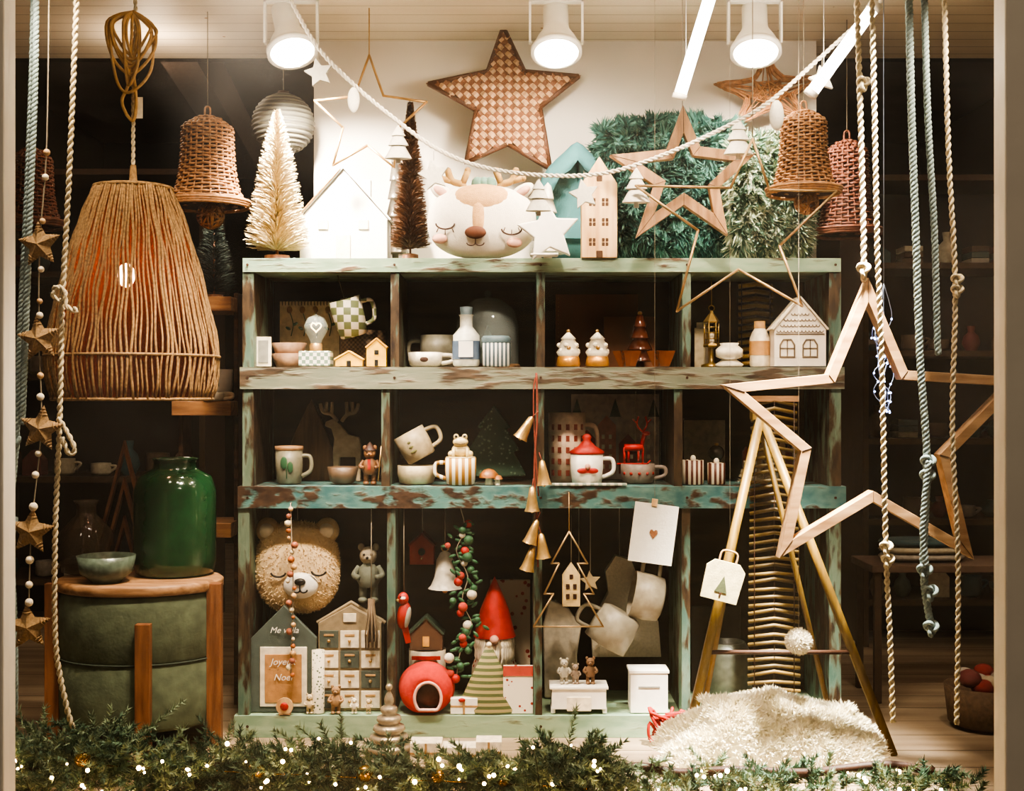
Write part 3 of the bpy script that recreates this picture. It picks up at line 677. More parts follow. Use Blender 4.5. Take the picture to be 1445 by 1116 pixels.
    for z in(50,58,66,74):
        hw=(94-z)/42*34
        n=max(1,int(hw/5))
        for i in range(-n,n+1):
            if abs(i*5)<hw-2: arc(b,(i*5,-18.4,z),2.5,3,.6,ln)
    for x in(-18,14):
        b.ring([(x-11,12),(x+11,12),(x+11,30),(x+6,38),(x-6,38),(x-11,30)],[(x-9,14),(x+9,14),(x+9,29),(x+5,36),(x-5,36),(x-9,29)],-19,-18,ln); b.box((x,-18.5,25),(1.4,1,24),ln); b.box((x,-18.5,25),(20,1,1.4),ln)
    b.tube([(-34,-18.5,45),(34,-18.5,45)],.8,ln,4); b.done()
    for i,h in enumerate((56,64,50)):
        card('greeting_card',988+i*3,r,.16+i*.03,16,h,[mt('#b9a98a',.8),CREAM,TAN][i]).done()
    b=B('bamboo_reflection_upper',1066,r,.22); m=wood('#7a5a22','#b08c42','x')  # upper part of the bamboo reflection, modelled as solid slats
    for i in range(12): b.tube([(-24,0,5+i*10),(0,-2,8+i*10),(24,0,5+i*10)],3.4,m,6)
    for x in(-20,0,20): b.tube([(x,-3,0),(x,-3,122)],.9,DBROWN,4)
    b.done()
rows1()
# ---------------------------------------------------------------- row 2
def figure(name,px,surf,y,h,body,head,hat=None,ears=False,arm=True,extra=None):
    b=B(name,px,surf,y); w=h*.2
    b.tube([(-w*.45,0,0),(-w*.45,0,h*.35)],w*.33,body,8); b.tube([(w*.45,0,0),(w*.45,0,h*.35)],w*.33,body,8)
    for sx in(-1,1): b.ball((sx*w*.45,-w*.2,w*.2),(w*.4,w*.6,w*.25),body,8,6)
    b.lathe([(w*.7,h*.25),(w*.95,h*.35),(w*.8,h*.55),(w*.35,h*.66)],body,14)
    b.ball((0,0,h*.76),(w*.75,w*.7,w*.75),head,14,10); b.ball((0,-w*.65,h*.73),(w*.35,w*.3,w*.25),head,10,6); b.ball((0,-w*.95,h*.745),w*.12,BLACK,6,5)
    for sx in(-1,1):
        b.ball((sx*w*.3,-w*.62,h*.79),w*.1,BLACK,6,5)
        if arm: b.tube(smooth([(sx*w*.75,0,h*.58),(sx*w*1.15,-w*.3,h*.45),(sx*w*.7,-w*.8,h*.42)],4),w*.25,body,7)
        if ears: b.ball((sx*w*.6,0,h*.9),(w*.28,w*.18,w*.32),head,8,6)
    if hat: b.lathe([(w*.8,h*.84),(w*.6,h*.9),(w*.3,h*.98),(.01,h*1.05)],hat,12)
    if extra: extra(b,w,h)
    return b.done()
def rows2():
    r='r2'
    b=mug('storage_mug',408,r,.07,38,48,mt('#86806c',.4),1); b.lathe([(18,46),(20,48),(20,53),(.01,54)],OAK,22); 
    b.tube([(0,-20,8),(0,-20,34)],1,GREEN,4); b.ball((-4,-19.5,30),(5,1.5,9),GREEN); b.ball((5,-19.5,24),(4,1.5,8),GREEN); b.done()
    b=B('wooden_tree',440,r,.2); m=wood('#5a3c24','#7e5a3a','z'); b.prism([(-36,0),(36,0),(30,45),(20,70),(5,104),(0,114),(-6,104),(-22,70),(-32,45)],-4,4,m); b.done(1)
    b=B('wooden_moose',490,r,.16); m=mt('#a8957a',.8,var=.2)
    P=[(-18,0),(-12,0),(-10,34),(12,34),(13,0),(19,0),(20,50),(17,62),(2,66),(-10,80),(-20,88),(-30,84),(-31,78),(-22,74),(-18,60),(-20,40)]
    b.prism(P,-5,5,m)
    for sx,dx in((-1,-14),(1,-8)):
        b.tube(smooth([(dx,0,84),(dx+sx*8,0,94),(dx+sx*20,0,98),(dx+sx*24,0,110)],4),3.2,m,6); b.tube([(dx+sx*8,0,94),(dx+sx*7,0,112)],2.8,m,6); b.tube([(dx+sx*16,0,97),(dx+sx*15,0,112)],2.8,m,6)
    b.done(1.2)
    RB=mt('#6c4728',.6); figure('bear_soldier_figurine',522,r,.03,58,RB,mt('#8c6038',.7),mt('#3a1d12',.6),True,True,lambda b,w,h:(b.tube([(w*1.1,-w,h*.1),(w*1.5,-w,h*.95)],1,GOLD,5),b.box((0,-w*.9,h*.5),(4,1,14),RED)))
    b=B('ceramic_bowl',484,r,.06); b.lathe([(12,0),(18,4),(22,24),(20,24),(15,6),(.01,4)],mt('#5f4a38',.5),24); b.done()
    GM=mt('#b8a888',.45); b=mug('stoneware_mug',588,r,.07,54,26,GM,-1,handle=False); b.done(); b=B('stoneware_mug',596,656,.07,ry=.0); b.o.z=SURF['r2']+27*S(.07)+.016
    b.X=M.Rotation(-.5,4,'Y'); b.lathe([(18,0),(21,2),(23,20),(23,42),(21,42),(20,20),(17,4),(.01,4)],GM,26); b.tube(smooth([(21,0,34),(38,0,30),(36,0,12),(20,0,8)],6),3,GM,8); 
    for k in range(3): b.ball((-4,-22,14+k*7),(5-k,1.5,2),mt('#6c6a3c',.7)); 
    b.X=M.Identity(4); b.done()
    ST=stripe('#f0e8d6','#a87a2c',.0165); b=mug('striped_mug',650,r,.03,44,38,ST,-1); b.lathe([(19,34),(.01,34)],CREAM,20); b.done()
    b=B('frog_figurine',650,r,.03); b.o.z+=38.5*S(.03); fm=mt('#d9c492',.4,var=.2)
    b.lathe([(21,0),(21,1),(.01,1)],fm,20); b.ball((0,0,10),(13,11,10),fm); b.ball((0,-5,22),(11,9,7),fm)
    for sx in(-1,1): b.ball((sx*6,-6,29),(4,4,4.5),fm); b.ball((sx*6,-9.6,30),1.8,BLACK); b.ball((sx*12,-2,5),(6,9,5),fm); b.tube([(sx*9,-8,14),(sx*10,-13,1)],2.4,fm,6)
    b.tube([(-7,-13.4,20),(0,-14.4,18.5),(7,-13.4,20)],.7,DBROWN,4); b.done()
    b=B('patterned_fabric_tree',697,r,.16); m=dots('#2c4c3a','#5c7a64',85,.25); b.prism([(-8,0),(8,0),(8,6),(46,8),(28,42),(36,44),(18,74),(24,76),(0,108),(-24,76),(-18,74),(-36,44),(-28,42),(-46,8),(-8,6)],-6,6,m); b.done(2.5)
    b=B('mushroom_figurine',690,r,.03); b.lathe([(6,0),(5,6),(6,12)],CREAM,12); b.lathe([(14,10),(13,15),(7,21),(.01,23)],mt('#8a5628',.4),16); b.lathe([(4,0),(3,10)],CREAM,10,(12,-4,0)); b.lathe([(8,8),(5,13),(.01,14)],mt('#8a5628',.4),12,(12,-4,0)); b.done()
    HP=mt('#cbb39c',.5); b=mug('house_pattern_mug',800,r,.13,52,98,HP,1)
    for i in range(5):
        for k in range(-2,3):
            a=k*.45; b.box((25.8*sin(a),-25.8*cos(a),14+i*16),(5,1,8),mt('#7e3527',.6),rz=a)
    b.done()
    RM=mt('#a33f34',.7); b=card('illustrated_card',868,r,.24,124,120,mt('#b9a99c',.8),3)
    for x,h,c in((-40,70,RM),(-12,90,mt('#c98f80',.7)),(18,64,mt('#8d3a30',.7)),(42,84,mt('#b5a090',.7))): 
        b.prism([(x-13,8),(x+13,8),(x+13,h-14),(x,h),(x-13,h-14)],-2.6,-1.5,c)
        for z in range(18,h-18,14): b.box((x-5,-3,z),(4,.8,6),CREAM); b.box((x+5,-3,z),(4,.8,6),CREAM)
    for x in(-54,0,54): b.prism([(x-8,88),(x+8,88),(x,114)],-2.6,-1.5,mt('#2c4436',.7))
    b.done()
    b=mug('gnome_mug',828,r,.05,46,44,WHITE,1); b.lathe([(24,43),(25,46),(12,54),(5,62),(7,66),(4,70),(.01,71)],RED,24); b.box((0,-22.5,20),(20,2,6),RED); b.ball((0,-23,26),4,PINK); b.ball((-7,-22.5,20),(8,2,4),RED); b.ball((7,-22.5,20),(8,2,4),RED); b.done()
    b=B('red_reindeer_ornament',893,r,.1); b.o.z+=.055; RR=mt('#c0201c',.5)
    for (x,z) in((-12,0),(-6,0),(8,0),(14,0)): b.tube([(x,0,z),(x,0,20)],1.8,RR,5)
    b.tube([(-12,0,20),(14,0,20)],5,RR,8); b.tube([(12,0,20),(16,0,38)],3,RR,6); b.ball((19,0,40),(6,3,3.5),RR,8,6)
    for sx in(-1,1): b.tube(smooth([(14,0,42),(13+sx*7,0,52),(13+sx*5,0,64)],4),1.3,RR,5); b.tube([(13+sx*6,0,53),(13+sx*13,0,60)],1.1,RR,4)
    b.tube([(-22,0,-3),(20,0,-3),(25,0,2)],1.4,RR,5); b.string(4,24,THREAD,.6,top=99)
    b.tube([(-12,0,0),(-12,0,-3)],1.4,RR,5); b.tube([(14,0,0),(14,0,-3)],1.4,RR,5); b.done()
    b=mug('dotted_mug',900,r,.1,48,27,mt('#8f7f74',.5),1); 
    for k in range(-2,3): b.ball((23*sin(k*.5),-23*cos(k*.5),14),2.6,RED,8,6)
    b.done()
    b=B('folded_tea_towel',830,r,.0); b.box((0,0,1.7),(108,14,3),stripe('#cfc6b4','#8a978a',.02)); b.done(.6)
    for x,w,h in((978,30,34),(1011,25,30)):
        b=B('striped_candle_jar',x,r,.05); b.lathe([(w/2-1,0),(w/2,2),(w/2,h),(w/2-2,h),(.01,h-3)],stripe('#d6c6ad','#5a2c20',.0125),22); b.ball((0,0,h+2),(4,4,5),CREAM); b.done()
    card('postcard',994,r,.22,58,84,mt('#8a7a60',.8)).done()
    b=B('glass_bauble',1011,r,.16); b.lathe([(10,0),(12,2),(4,8),(4,30)],GOLD,16); b.ball((0,0,40),11,mt('#7a7062',.15,.6)); b.lathe([(3,50),(3,54)],GOLD,10); b.done()
    brush('mini_brush_tree',1053,r,.04,22,32,mt('#c3b394',.6),500,4,ww=.6); brush('mini_brush_tree',1078,r,.04,24,36,mt('#c3b394',.6),500,4,ww=.6)
    b=B('toy_village_row',1086,r,.2)
    for i in range(8): b.prism([(-38+i*10,0),(-29+i*10,0),(-29+i*10,40+5*(i%3)),(-33.5+i*10,48+5*(i%3)),(-38+i*10,40+5*(i%3))],-6,6,[mt('#8a3a28',.7),CREAM,TAN][i%3])
    b.done()
rows2()
# ---------------------------------------------------------------- row 3
def text(par,s,px,py,y,size,m,ry=0):
    c=bpy.data.curves.new('lettering','FONT'); c.body=s; c.size=size*S(y); c.align_x='CENTER'; c.extrude=.0003; c.shear=.3; c.materials.append(m)
    o=bpy.data.objects.new('lettering',c); bpy.context.collection.objects.link(o); o.location=W(px,py,y)-par.location; o.rotation_euler=(pi/2,0,0); o.parent=par
def rows3():
    r='r3'
    fm=mt('#e0c59c',.95,var=.08,scale=120,bump=.4); fl=mt('#f0e2c8',.95,var=.1)
    b=B('bear_cushion',420,800,.09); b.ball((0,0,0),(60,26,65),fm,30,20,.85)
    for sx in(-1,1): b.ball((sx*42,0,52),(17,12,18),fm); b.ball((sx*42,-8,52),(11,6,11),fl)
    it=[]
    for i in range(2600):
        d=sph(); d.y=-abs(d.y); g=lambda v:(abs(v)**.85)*(1 if v>=0 else -1); it.append((V((60*g(d.x),26*d.y,65*g(d.z))),d))
    b.spikes(it,3,.9,fm,.5); b.ball((8,-22,-22),(25,12,19),WHITE); b.ball((9,-34,-16),(8,4,5),BLACK); b.tube([(9,-35,-18),(9,-35,-28)],1,BLACK,4); arc(b,(4,-34,-27),5,4,1.2,BLACK); arc(b,(14,-34,-27),5,4,1.2,BLACK)
    arc(b,(-22,-29,-4),10,6,1.5,BLACK); arc(b,(34,-29,-2),10,6,1.5,BLACK); b.string(0,60,THREAD,.7,top=(W(0,717,0).z-.0012-b.o.z)/b.sc); b.done()
    gs=mt('#4f5a54',.7,var=.1); b=house('house_picture_frame',401,r,.03,92,150,46,10,gs)
    b.box((0,-5.5,50),(66,2,84),CREAM); b.box((0,-7,48),(52,1.5,68),mt('#b8895a',.8)); o=b.done(1)
    text(o,'Me voila',401,893,.014,12,WHITE); text(o,'Joyeux',399,938,.012,13,WHITE); text(o,'Noel',399,960,.012,13,WHITE)
    b=B('house_drawer_cabinet',496,r,.07); q=mt('#94846a',.8)
    b.prism([(-44,0),(44,0),(44,122),(0,146),(-44,122)],-18,18,q)
    for i in range(3):
        for j in range(4):
            b.box((-29+i*29,-19,16+j*28),(26,2.5,24),mt('#e3d7c0',.7) if (i+j)%3 else mt('#4d564e',.7)); b.ball((-29+i*29,-22,14+j*28),2.2,GOLD)
            b.box((-29+i*29,-20.8,22+j*28),(14,1,3),TAN)
    b.box((0,-19,130),(18,2,12),CREAM); b.tube([(-48,-2,120),(0,-2,149),(48,-2,120)],3,q,6); b.done(.6)
    b=B('wrapped_gift_tube',449,r,.02); b.lathe([(9,0),(9,88),(.01,89)],dots('#d9cdb5','#4c5a48',120,.3),18); b.done()
    mb=mt('#6c7062',.9,bump=.5); o=figure('mouse_plush',520,r,.07,86,mb,mt('#948872',.9),None,True); o.location.z+=149*S(.07)
    b=B('macrame_tassel',524,905,.015); b.tube([(0,0,0),(0,0,60)],5,mt('#5c4a38',.9),8); 
    for i in range(26): a=i*.7; b.tube([(3*cos(a),3*sin(a),60),(9*cos(a),9*sin(a),10),(8*cos(a),8*sin(a),-10)],1,mt('#6b5a45',.9),4)
    b.string(0,60,THREAD,.8,top=(W(0,717,0).z-.0012-b.o.z)/b.sc); b.done()
    b=B('bead_string',410,710,-.02); b.tube([(0,0,0),(4,0,-120),(0,0,-250)],.9,THREAD,4); b.tube([(0,0,0),(0,8,0)],1,THREAD,4)
    cs=[LWOOD,mt('#9a5a42',.6),mt('#d8c6a4',.6),mt('#a5602f',.6)]
    for i in range(24): z=-8-i*10.2; b.ball((U(-4,6),U(-2,2),z),U(2.6,5.2),cs[i%4],10,7)
    b.done()
    for x,h,c in((437,30,mt('#c9b694',.7)),(474,42,mt('#9b7a58',.8)),(500,24,CREAM),(520,22,mt('#cdb896',.6))):
        figure('woodland_figurine',x,r,.01,h,c,c,None,True)
    b=B('wood_slice_ornament',402,r,.0); b.lathe([(12,0),(12,4)],LWOOD,18,(0,0,12),rx=pi/2); b.ball((0,-5,12),(6,2,6),RED,8,6); b.box((0,0,1),(16,8,2),OAK); b.done()
    top2=lambda b:(W(0,717,0).z-.0012-b.o.z)/b.sc
    RF=mt('#9e3028',.8); b=house('red_birdhouse',596,795,.16,34,42,16,24,RF,mt('#7b2620',.8),[],None); b.lathe([(5,0),(5,1.5)],BLACK,14,(0,-13,18),rx=pi/2); b.tube([(0,-13,9),(0,-19,9)],1,GOLD,5); b.string(0,40,THREAD,.7,top=top2(b)); b.done()
    b=B('ceramic_bell',628,830,.1); b.lathe([(24,0),(20,4),(15,16),(12,40),(7,50),(2,53)],mt('#cdc5b5',.4),24); b.ball((0,0,-3),4,GOLD); b.tube([(0,0,-2),(0,0,30)],.8,GOLD,4); b.tube([(5*sin(a*.6),0,57+5*cos(a*.6)) for a in range(11)],1,GOLD,4,True); b.string(0,60,THREAD,.7,top=top2(b)); b.done()
    b=B('red_parrot_ornament',570,868,.02); b.ball((0,0,0),(10,10,20),RED,14,10,ry=.15); b.ball((-1,-2,24),(8,8,9),RED); b.ball((-7,-5,22),(4,2.5,2.5),GOLD); b.ball((-4,-9,27),1.4,BLACK); b.ball((-1,-7,25),(5,3,4),WHITE)
    b.ball((6,-6,-2),(4,6,15),mt('#8f8d82',.6),ry=.2); b.prism([(-5,-12),(5,-12),(10,-38),(3,-40)],-2,2,RED); b.string(0,30,THREAD,.7,top=top2(b)); b.done()
    b=B('felt_ball_garland',650,717.6,.03); cl=[RED,GREEN,mt('#c8c0b0',.9),GREEN,mt('#a83a2e',.9)]; pts=[(0,0,0),(6,0,-30),(-6,0,-60),(10,0,-95),(2,0,-130),(16,0,-165),(0,0,-200),(-6,0,-240)]
    P=smooth(pts,4); b.tube(P,.8,THREAD,4)
    for i,p in enumerate(P[3:]):
        b.ball(p+V((U(-14,14),U(-3,3),0)),U(4,7.5),cl[i%5],10,7)
        for k in range(3): b.ball(p+V((U(-20,20),U(-3,3),U(-4,4))),(6,1.5,2.5),GREEN,6,4,ry=U(-1,1))
    b.done()
    b=B('gnome_plush',698,r,.14); b.lathe([(28,0),(34,10),(32,50),(24,70)],dots('#cbbaa4','#a83a2e',60,.25),22); b.lathe([(30,92),(28,98),(20,130),(10,155),(.01,176)],mt('#b02820',.8),22); b.lathe([(26,62),(30,80),(24,100)],mt('#cfc1a8',.9),22)
    for k in range(40): a=U(-1.3,1.3); b.tube([(26*sin(a),-26*cos(a),95),(28*sin(a),-31*cos(a),66),(18*sin(a),-33*cos(a),U(38,52))],2,CREAM,4)
    b.ball((0,-31,92),6.5,PINK); b.done()
    b=mug('house_mug',603,r,.14,52,74,mt('#c9bda6',.6),-1,handle=False)
    for x in(-10,8): b.box((x,-24.6,30),(8,3,10),RED); b.box((x,-24.6,52),(8,3,8),DBROWN)
    b.box((0,-26,66),(40,3,5),RED); b.lathe([(25,73),(.01,73)],CREAM,20); b.done()
    b=house('toy_house',602,928,.14,46,44,22,28,mt('#6a4c38',.7),mt('#3c5040',.7),[(0,12,9,14)],mt('#e9b060',.6)); b.o.z=SURF['r3']+74.5*S(.14); b.done()
    b=B('felt_cave',602,r,.045); fr=mt('#c2342c',.95,var=.15,scale=120,bump=.6)
    vs=[];fs=[];seg=40
    prf=[(17,-29),(20,-33),(28,-31),(36,-21),(40,0),(36,16),(22,28),(2,32)]
    for j,(rr,d) in enumerate(prf):
        for i in range(seg):
            a=2*pi*i/seg; k=min(1,max(0,(rr-17)/20)) if j<4 else 1
            z0=24+(32-24)*k; hz=(22 if j<2 else rr*.92); z=z0+sin(a)*hz; z=max(z,(9,7,4,1.5)[j] if j<4 else .5); vs.append((cos(a)*rr+( 4 if j<2 else 0),d,z))
    for j in range(len(prf)-1):
        for i in range(seg): fs.append((j*seg+i,j*seg+(i+1)%seg,(j+1)*seg+(i+1)%seg,(j+1)*seg+i))
    b.add(vs,fs,fr,True); b.tube([(4+18.5*cos(2*pi*i/36),-33,max(8,24+22*sin(2*pi*i/36))) for i in range(36)],2.2,mt('#e0b0a4',.9),6,True)
    b.ball((4,4,24),(24,20,20),mt('#8c6a58',.95)); b.done()
    b=B('striped_fabric_tree',690,r,.03); b.lathe([(44,0),(45,5),(24,52),(4,92),(.01,94)],stripe('#56603e','#a0926a',.0155,'Z'),28,sy=.4); b.ball((0,0,94),4,CREAM); b.done()
    b=card('floral_card',731,r,.01,42,68,dots('#e7dccb','#9a3a2e',60,.22),2); b.box((0,-.6,60),(42,2.6,14),mt('#b5493c',.8)); b.done()
    b=B('gift_box',655,r,.012); b.box((0,0,11),(38,12,22),WHITE); b.box((0,-6,11),(38,1,3),TAN); b.box((0,-6.4,11),(3,1,22),TAN); b.ball((-3,-7,20),(5,2,3),RED); b.done(1)
    b=card('dotted_gift_box',720,r,.23,56,160,dots('#b7a48e','#8d2c24',45,.25),12); b.done()
    # cell 3
    b=wirestar('wire_tree_ornament',803,750,-.03,[(803,750),(778,795),(789,795),(768,838),(781,838),(753,884),(851,884),(824,838),(838,838),(815,795),(829,795)],1.3,GOLDW); b.tube([(0,0,0),(0,2,54)],.8,GOLD,4); b.tube([(0,2,54),(0,12,54)],.8,GOLD,4); b.done()
    b=house('wooden_house_ornament',806,855,.04,25,62,18,8,mt('#d4bb8a',.7),None,[(-5,14,5,7),(5,14,5,7),(-5,28,5,7),(5,28,5,7),(0,42,5,6)],DBROWN); b.string(0,60,THREAD,.7,top=top2(b)); b.done()
    b=B('star_ornament',833,820,.06); b.prism(star(15,7,.1),-3,3,mt('#a08e6c',.6)); b.string(0,14,THREAD,.6,top=top2(b)); b.done(1)
    b=B('knit_mitten',882,925,.2); mm=mt('#c8beaa',.95,var=.1,scale=150,bump=.8); b.prism([(-46,0),(50,0),(46,50),(24,95),(8,136),(-14,142),(-28,120),(-24,90),(-40,60),(-48,30)],-10,10,mm); b.string(-8,136,THREAD,.8,top=top2(b)); b.done(5,3)
    def hm(px,py,y,ry,w,h,m):
        b=B('hanging_mug',px,py,y,ry=0); b.X=M.Rotation(ry,4,'Y'); r_=w/2
        b.lathe([(r_*.7,-h/2),(r_*.92,-h/2+3),(r_,0),(r_,h/2),(r_-2,h/2),(r_-3,0),(r_*.7,-h/2+4),(.01,-h/2+4)],m,28); b.tube(smooth([(r_-1,0,h*.32),(r_+w*.3,0,h*.3),(r_+w*.3,0,-h*.15),(r_-2,0,-h*.25)],6),3,m,8)
        q=b.X@V((r_+w*.25,0,h*.3)); b.X=M.Identity(4); b.string(q.x,q.z,THREAD,.8,top=top2(b)); b.done()
    WM=mt('#aca28e',.4,var=.15); hm(913,842,.1,-1.35,66,44,WM); hm(866,886,.09,-2.6,64,52,mt('#9c9584',.4,var=.12))
    b=B('heart_card',922,753,-.12); b.X=M.Rotation(.13,4,'Y'); b.box((0,0,0),(62,1.6,84),mt('#e4ddd0',.7,var=.04)); b.prism([(0,-7),(6,1),(5,5),(2.5,6),(0,3.5),(-2.5,6),(-5,5),(-6,1)],-1.6,-.8,mt('#8a5a3a',.7)); b.box((-4,0,44),(8,4,10),LWOOD); b.X=M.Identity(4); b.string(2,46,THREAD,.35); b.done()
    b=B('white_display_box',816,r,.04); b.box((0,0,36),(82,44,4),WHITE); b.box((0,0,20),(76,40,28),WHITE); b.box((-36,0,4),(6,36,8),WHITE); b.box((36,0,4),(6,36,8),WHITE); b.box((0,-21,14),(34,2,20),CREAM); b.done(1)
    SURF['dbox']=SURF['r3']+38.5*S(.04)
    for x,c,h in((796,mt('#b8b0a0',.7),38),(812,mt('#9a8878',.8),30),(833,mt('#7f6248',.8),40)): figure('woodland_figurine',x,'dbox',.035,h,c,c,None,True)
    b=B('white_felt_tree',792,r,.18); b.prism([(-24,0),(24,0),(22,60),(28,100),(10,126),(-18,140),(-26,100)],-6,6,mt('#cfc6b4',.9)); b.done(3,3)
    b=B('white_gift_box',914,r,.05); b.box((0,0,28),(52,40,56),WHITE); b.box((0,-20.5,36),(30,1,3),GREY); b.box((0,0,57),(56,42,4),WHITE); b.done(1)
    b=B('red_ribbon_pile',958,'floor',-.07)
    for k in range(20): b.tube(smooth([(U(-42,42),U(-12,12),U(3,50)) for _ in range(5)],5,True),2.4,RED,5,True)
    b.done()
    b=card('cork_board',1010,r,.25,70,120,mt('#433a30',.9),4); b.done(1)
    b=B('stoneware_pot',1025,r,.14); b.lathe([(24,0),(34,10),(38,40),(34,70),(26,84),(24,84),(30,60),(.01,10)],mt('#4c4e42',.4,var=.3),30); b.done()
    b=B('brass_bell_string',757,530,-.03); rb=mt('#8a4030',.7); b.tube(smooth([(0,13,0),(0,0,-2),(1,0,-60),(-3,0,-130),(0,0,-200),(2,0,-270)],6),1.6,rb,5)
    b.tube(smooth([(0,0,0),(-4,0,-20),(-3,0,-80),(3,0,-170)],6),1.2,rb,5)
    bm=mt('#c3a068',.3,.7)
    for x,z,a in((-14,-72,.5),(9,-135,-.1),(-6,-172,0),(-4,-218,.3),(8,-238,-.1),(-9,-256,.25)):
        b.X=M.Translation((x,-4,z))@M.Rotation(a,4,'Y'); b.nocap=True; b.lathe([(11,-19),(9,-14),(6.5,0),(4,14),(.01,17)],bm,18); b.nocap=False; b.ball((0,0,-19),2.6,bm,8,6); b.tube([(0,0,15),(-x*.3,3,27)],.9,rb,4); b.X=M.Identity(4)
    b.done()
rows3()
# ---------------------------------------------------------------- right: solid stand-ins for reflected ladder and bamboo, tag, pompom, lights
def right():
    YW=wood('#5e481a','#82662a','z'); y=-.1
    b=B('ladder_reflection',1072,'floor',y); H=470  # reflected ladder, modelled as a solid object
    for (x,d) in((-112,-34),(178,-34)): b.tube([(0,-40*.2,H),(x,d,0)],8,YW,4)
    for (x,d) in((-80,50),(120,50)): b.tube([(0,10,H),(x,d,0)],5,YW,4)
    b.tube([(-112*.7,-34*.7-4,H*.3),(178*.7,-34*.7-4,H*.3)],3.5,DBROWN,6)
    b.box((0,0,H),(24,24,12),YW); b.done()
    b=B('bamboo_reflection',1092,'floor',-.03); m=wood('#4a3a1c','#7c6432','x')  # bamboo reflection in the glass, modelled as solid slats
    for i in range(44):
        z=4+i*10.9; k=38-6*(i/44); b.tube([(-k,U(-1,1),z),(0,U(-1,1)-2,z+U(-2,2)+5),(k,U(-1,1),z)],3.0,m,5)
    for sx in(-28,0,28): b.tube([(sx,-3,0),(sx,-3,480)],.9,DBROWN,4)
    b.box((0,0,482),(70,8,8),OAK); b.done()
    b=B('gift_tag_bag',1020,820,-.2); b.X=M.Rotation(.25,4,'Y'); b.prism([(-26,-28),(26,-28),(28,18),(18,28),(-18,28),(-28,18)],-2,2,mt('#c9bc94',.8)); b.tube(smooth([(-12,0,26),(-10,0,42),(10,0,42),(12,0,26)],5),1.6,TAN,5)
    b.prism([(-9,-16),(9,-16),(0,8)],-3,-2,mt('#4c5236',.8)); b.box((0,-2.5,-19),(3,1,6),DBROWN); b.X=M.Identity(4); b.string(10,40,THREAD,.35); b.done(1)
    b=B('pompom_ornament',1127,905,-.3); pm=mt('#efe6d0',.9,var=.1); b.ball((0,0,0),17,pm); b.spikes([(d*15,d) for d in [sph() for _ in range(1400)]],6,1.2,pm,.5); b.string(0,16,THREAD,.4); b.done()
    b=B('led_light_cluster',1247,400,-.32); wr=mt('#8e99b0',.4); le=emis('#a4b8ff',14,'led_cool')
    b.string(0,0,wr,.6)
    for k in range(5):
        pts=[(0,0,0)]+[(U(-15,15),U(-8,8),-50-j*26) for j in range(6)]; P=smooth(pts,4); b.tube(P,.6,wr,4)
        for p in P[4::2]: b.ball(p+V((U(-2,2),-1,U(-3,3))),1.3,le,6,4)
    b.done()
    y=-.27; b=B('sheepskin_rug',1085,'floor',y)
    sk=mt('#fff6e0',.95,var=.03,scale=30,bump=.2)
    def hf(u,v):
        e=max(0,1-u*u*.98)*max(0,1-v*v); n=noise.noise(V((u*2.6,v*1.6,.7)))*.3+noise.noise(V((u*6,v*4,3)))*.14
        return max(.6,(84+20*noise.noise(V((u*1.3+3,0,1))))*(e**.34)*(1+n)+ (20 if -.6<u<.75 else 0)*(e**.8))
    N,K=60,22; vs=[];fs=[]
    ed=lambda u,v: 1+.07*sin(9*math.atan2(v,u+1e-6))
    for i in range(N+1):
        for j in range(K+1):
            u=-1+2*i/N; v=-1+2*j/K; vs.append((152*u*ed(u,v)*(1-.12*v*v),64*v*(1-.1*u*u),hf(u,v)))
    for i in range(N):
        for j in range(K): q=i*(K+1)+j; fs.append((q,q+K+1,q+K+2,q+1))
    b.add(vs,fs,sk,True); it=[]
    for i in range(15000):
        u,v=U(-1,1),U(-1,.6); z=hf(u,v); du=(hf(u+.03,v)-z)/(.03*158); dv=(hf(u,v+.06)-z)/(.06*64); n=V((-du,-dv,1)); n.normalize()
        n.z=max(n.z,.15); it.append((V((152*u*ed(u,v)*(1-.12*v*v),64*v*(1-.1*u*u),z)),n))
    b.spikes(it,11,1.9,sk,.55,.05); b.done()
    b=B('beehive_tree_ornament',549,'floor',-.16); mm=mt('#b3a38a',.25,.4); pr=[(6,0),(22,0)]
    for k in range(6):
        z=6+k*13; r=34-k*5.4; pr+=[(r*.75,z),(r,z+5),(r*.92,z+10)]
    pr+=[(.01,96)]; b.lathe(pr,mm,30); b.ball((0,0,96),5,mm); b.done()
    b=B('coiled_rope_loop',200,'floor',-.3); b.rope(smooth([(-30,0,6),(-10,-6,26),(10,-8,14),(30,-10,6),(38,-10,22),(24,-8,34),(8,-4,20)],8),3.4,BEIGE,2,18); b.done()
right()
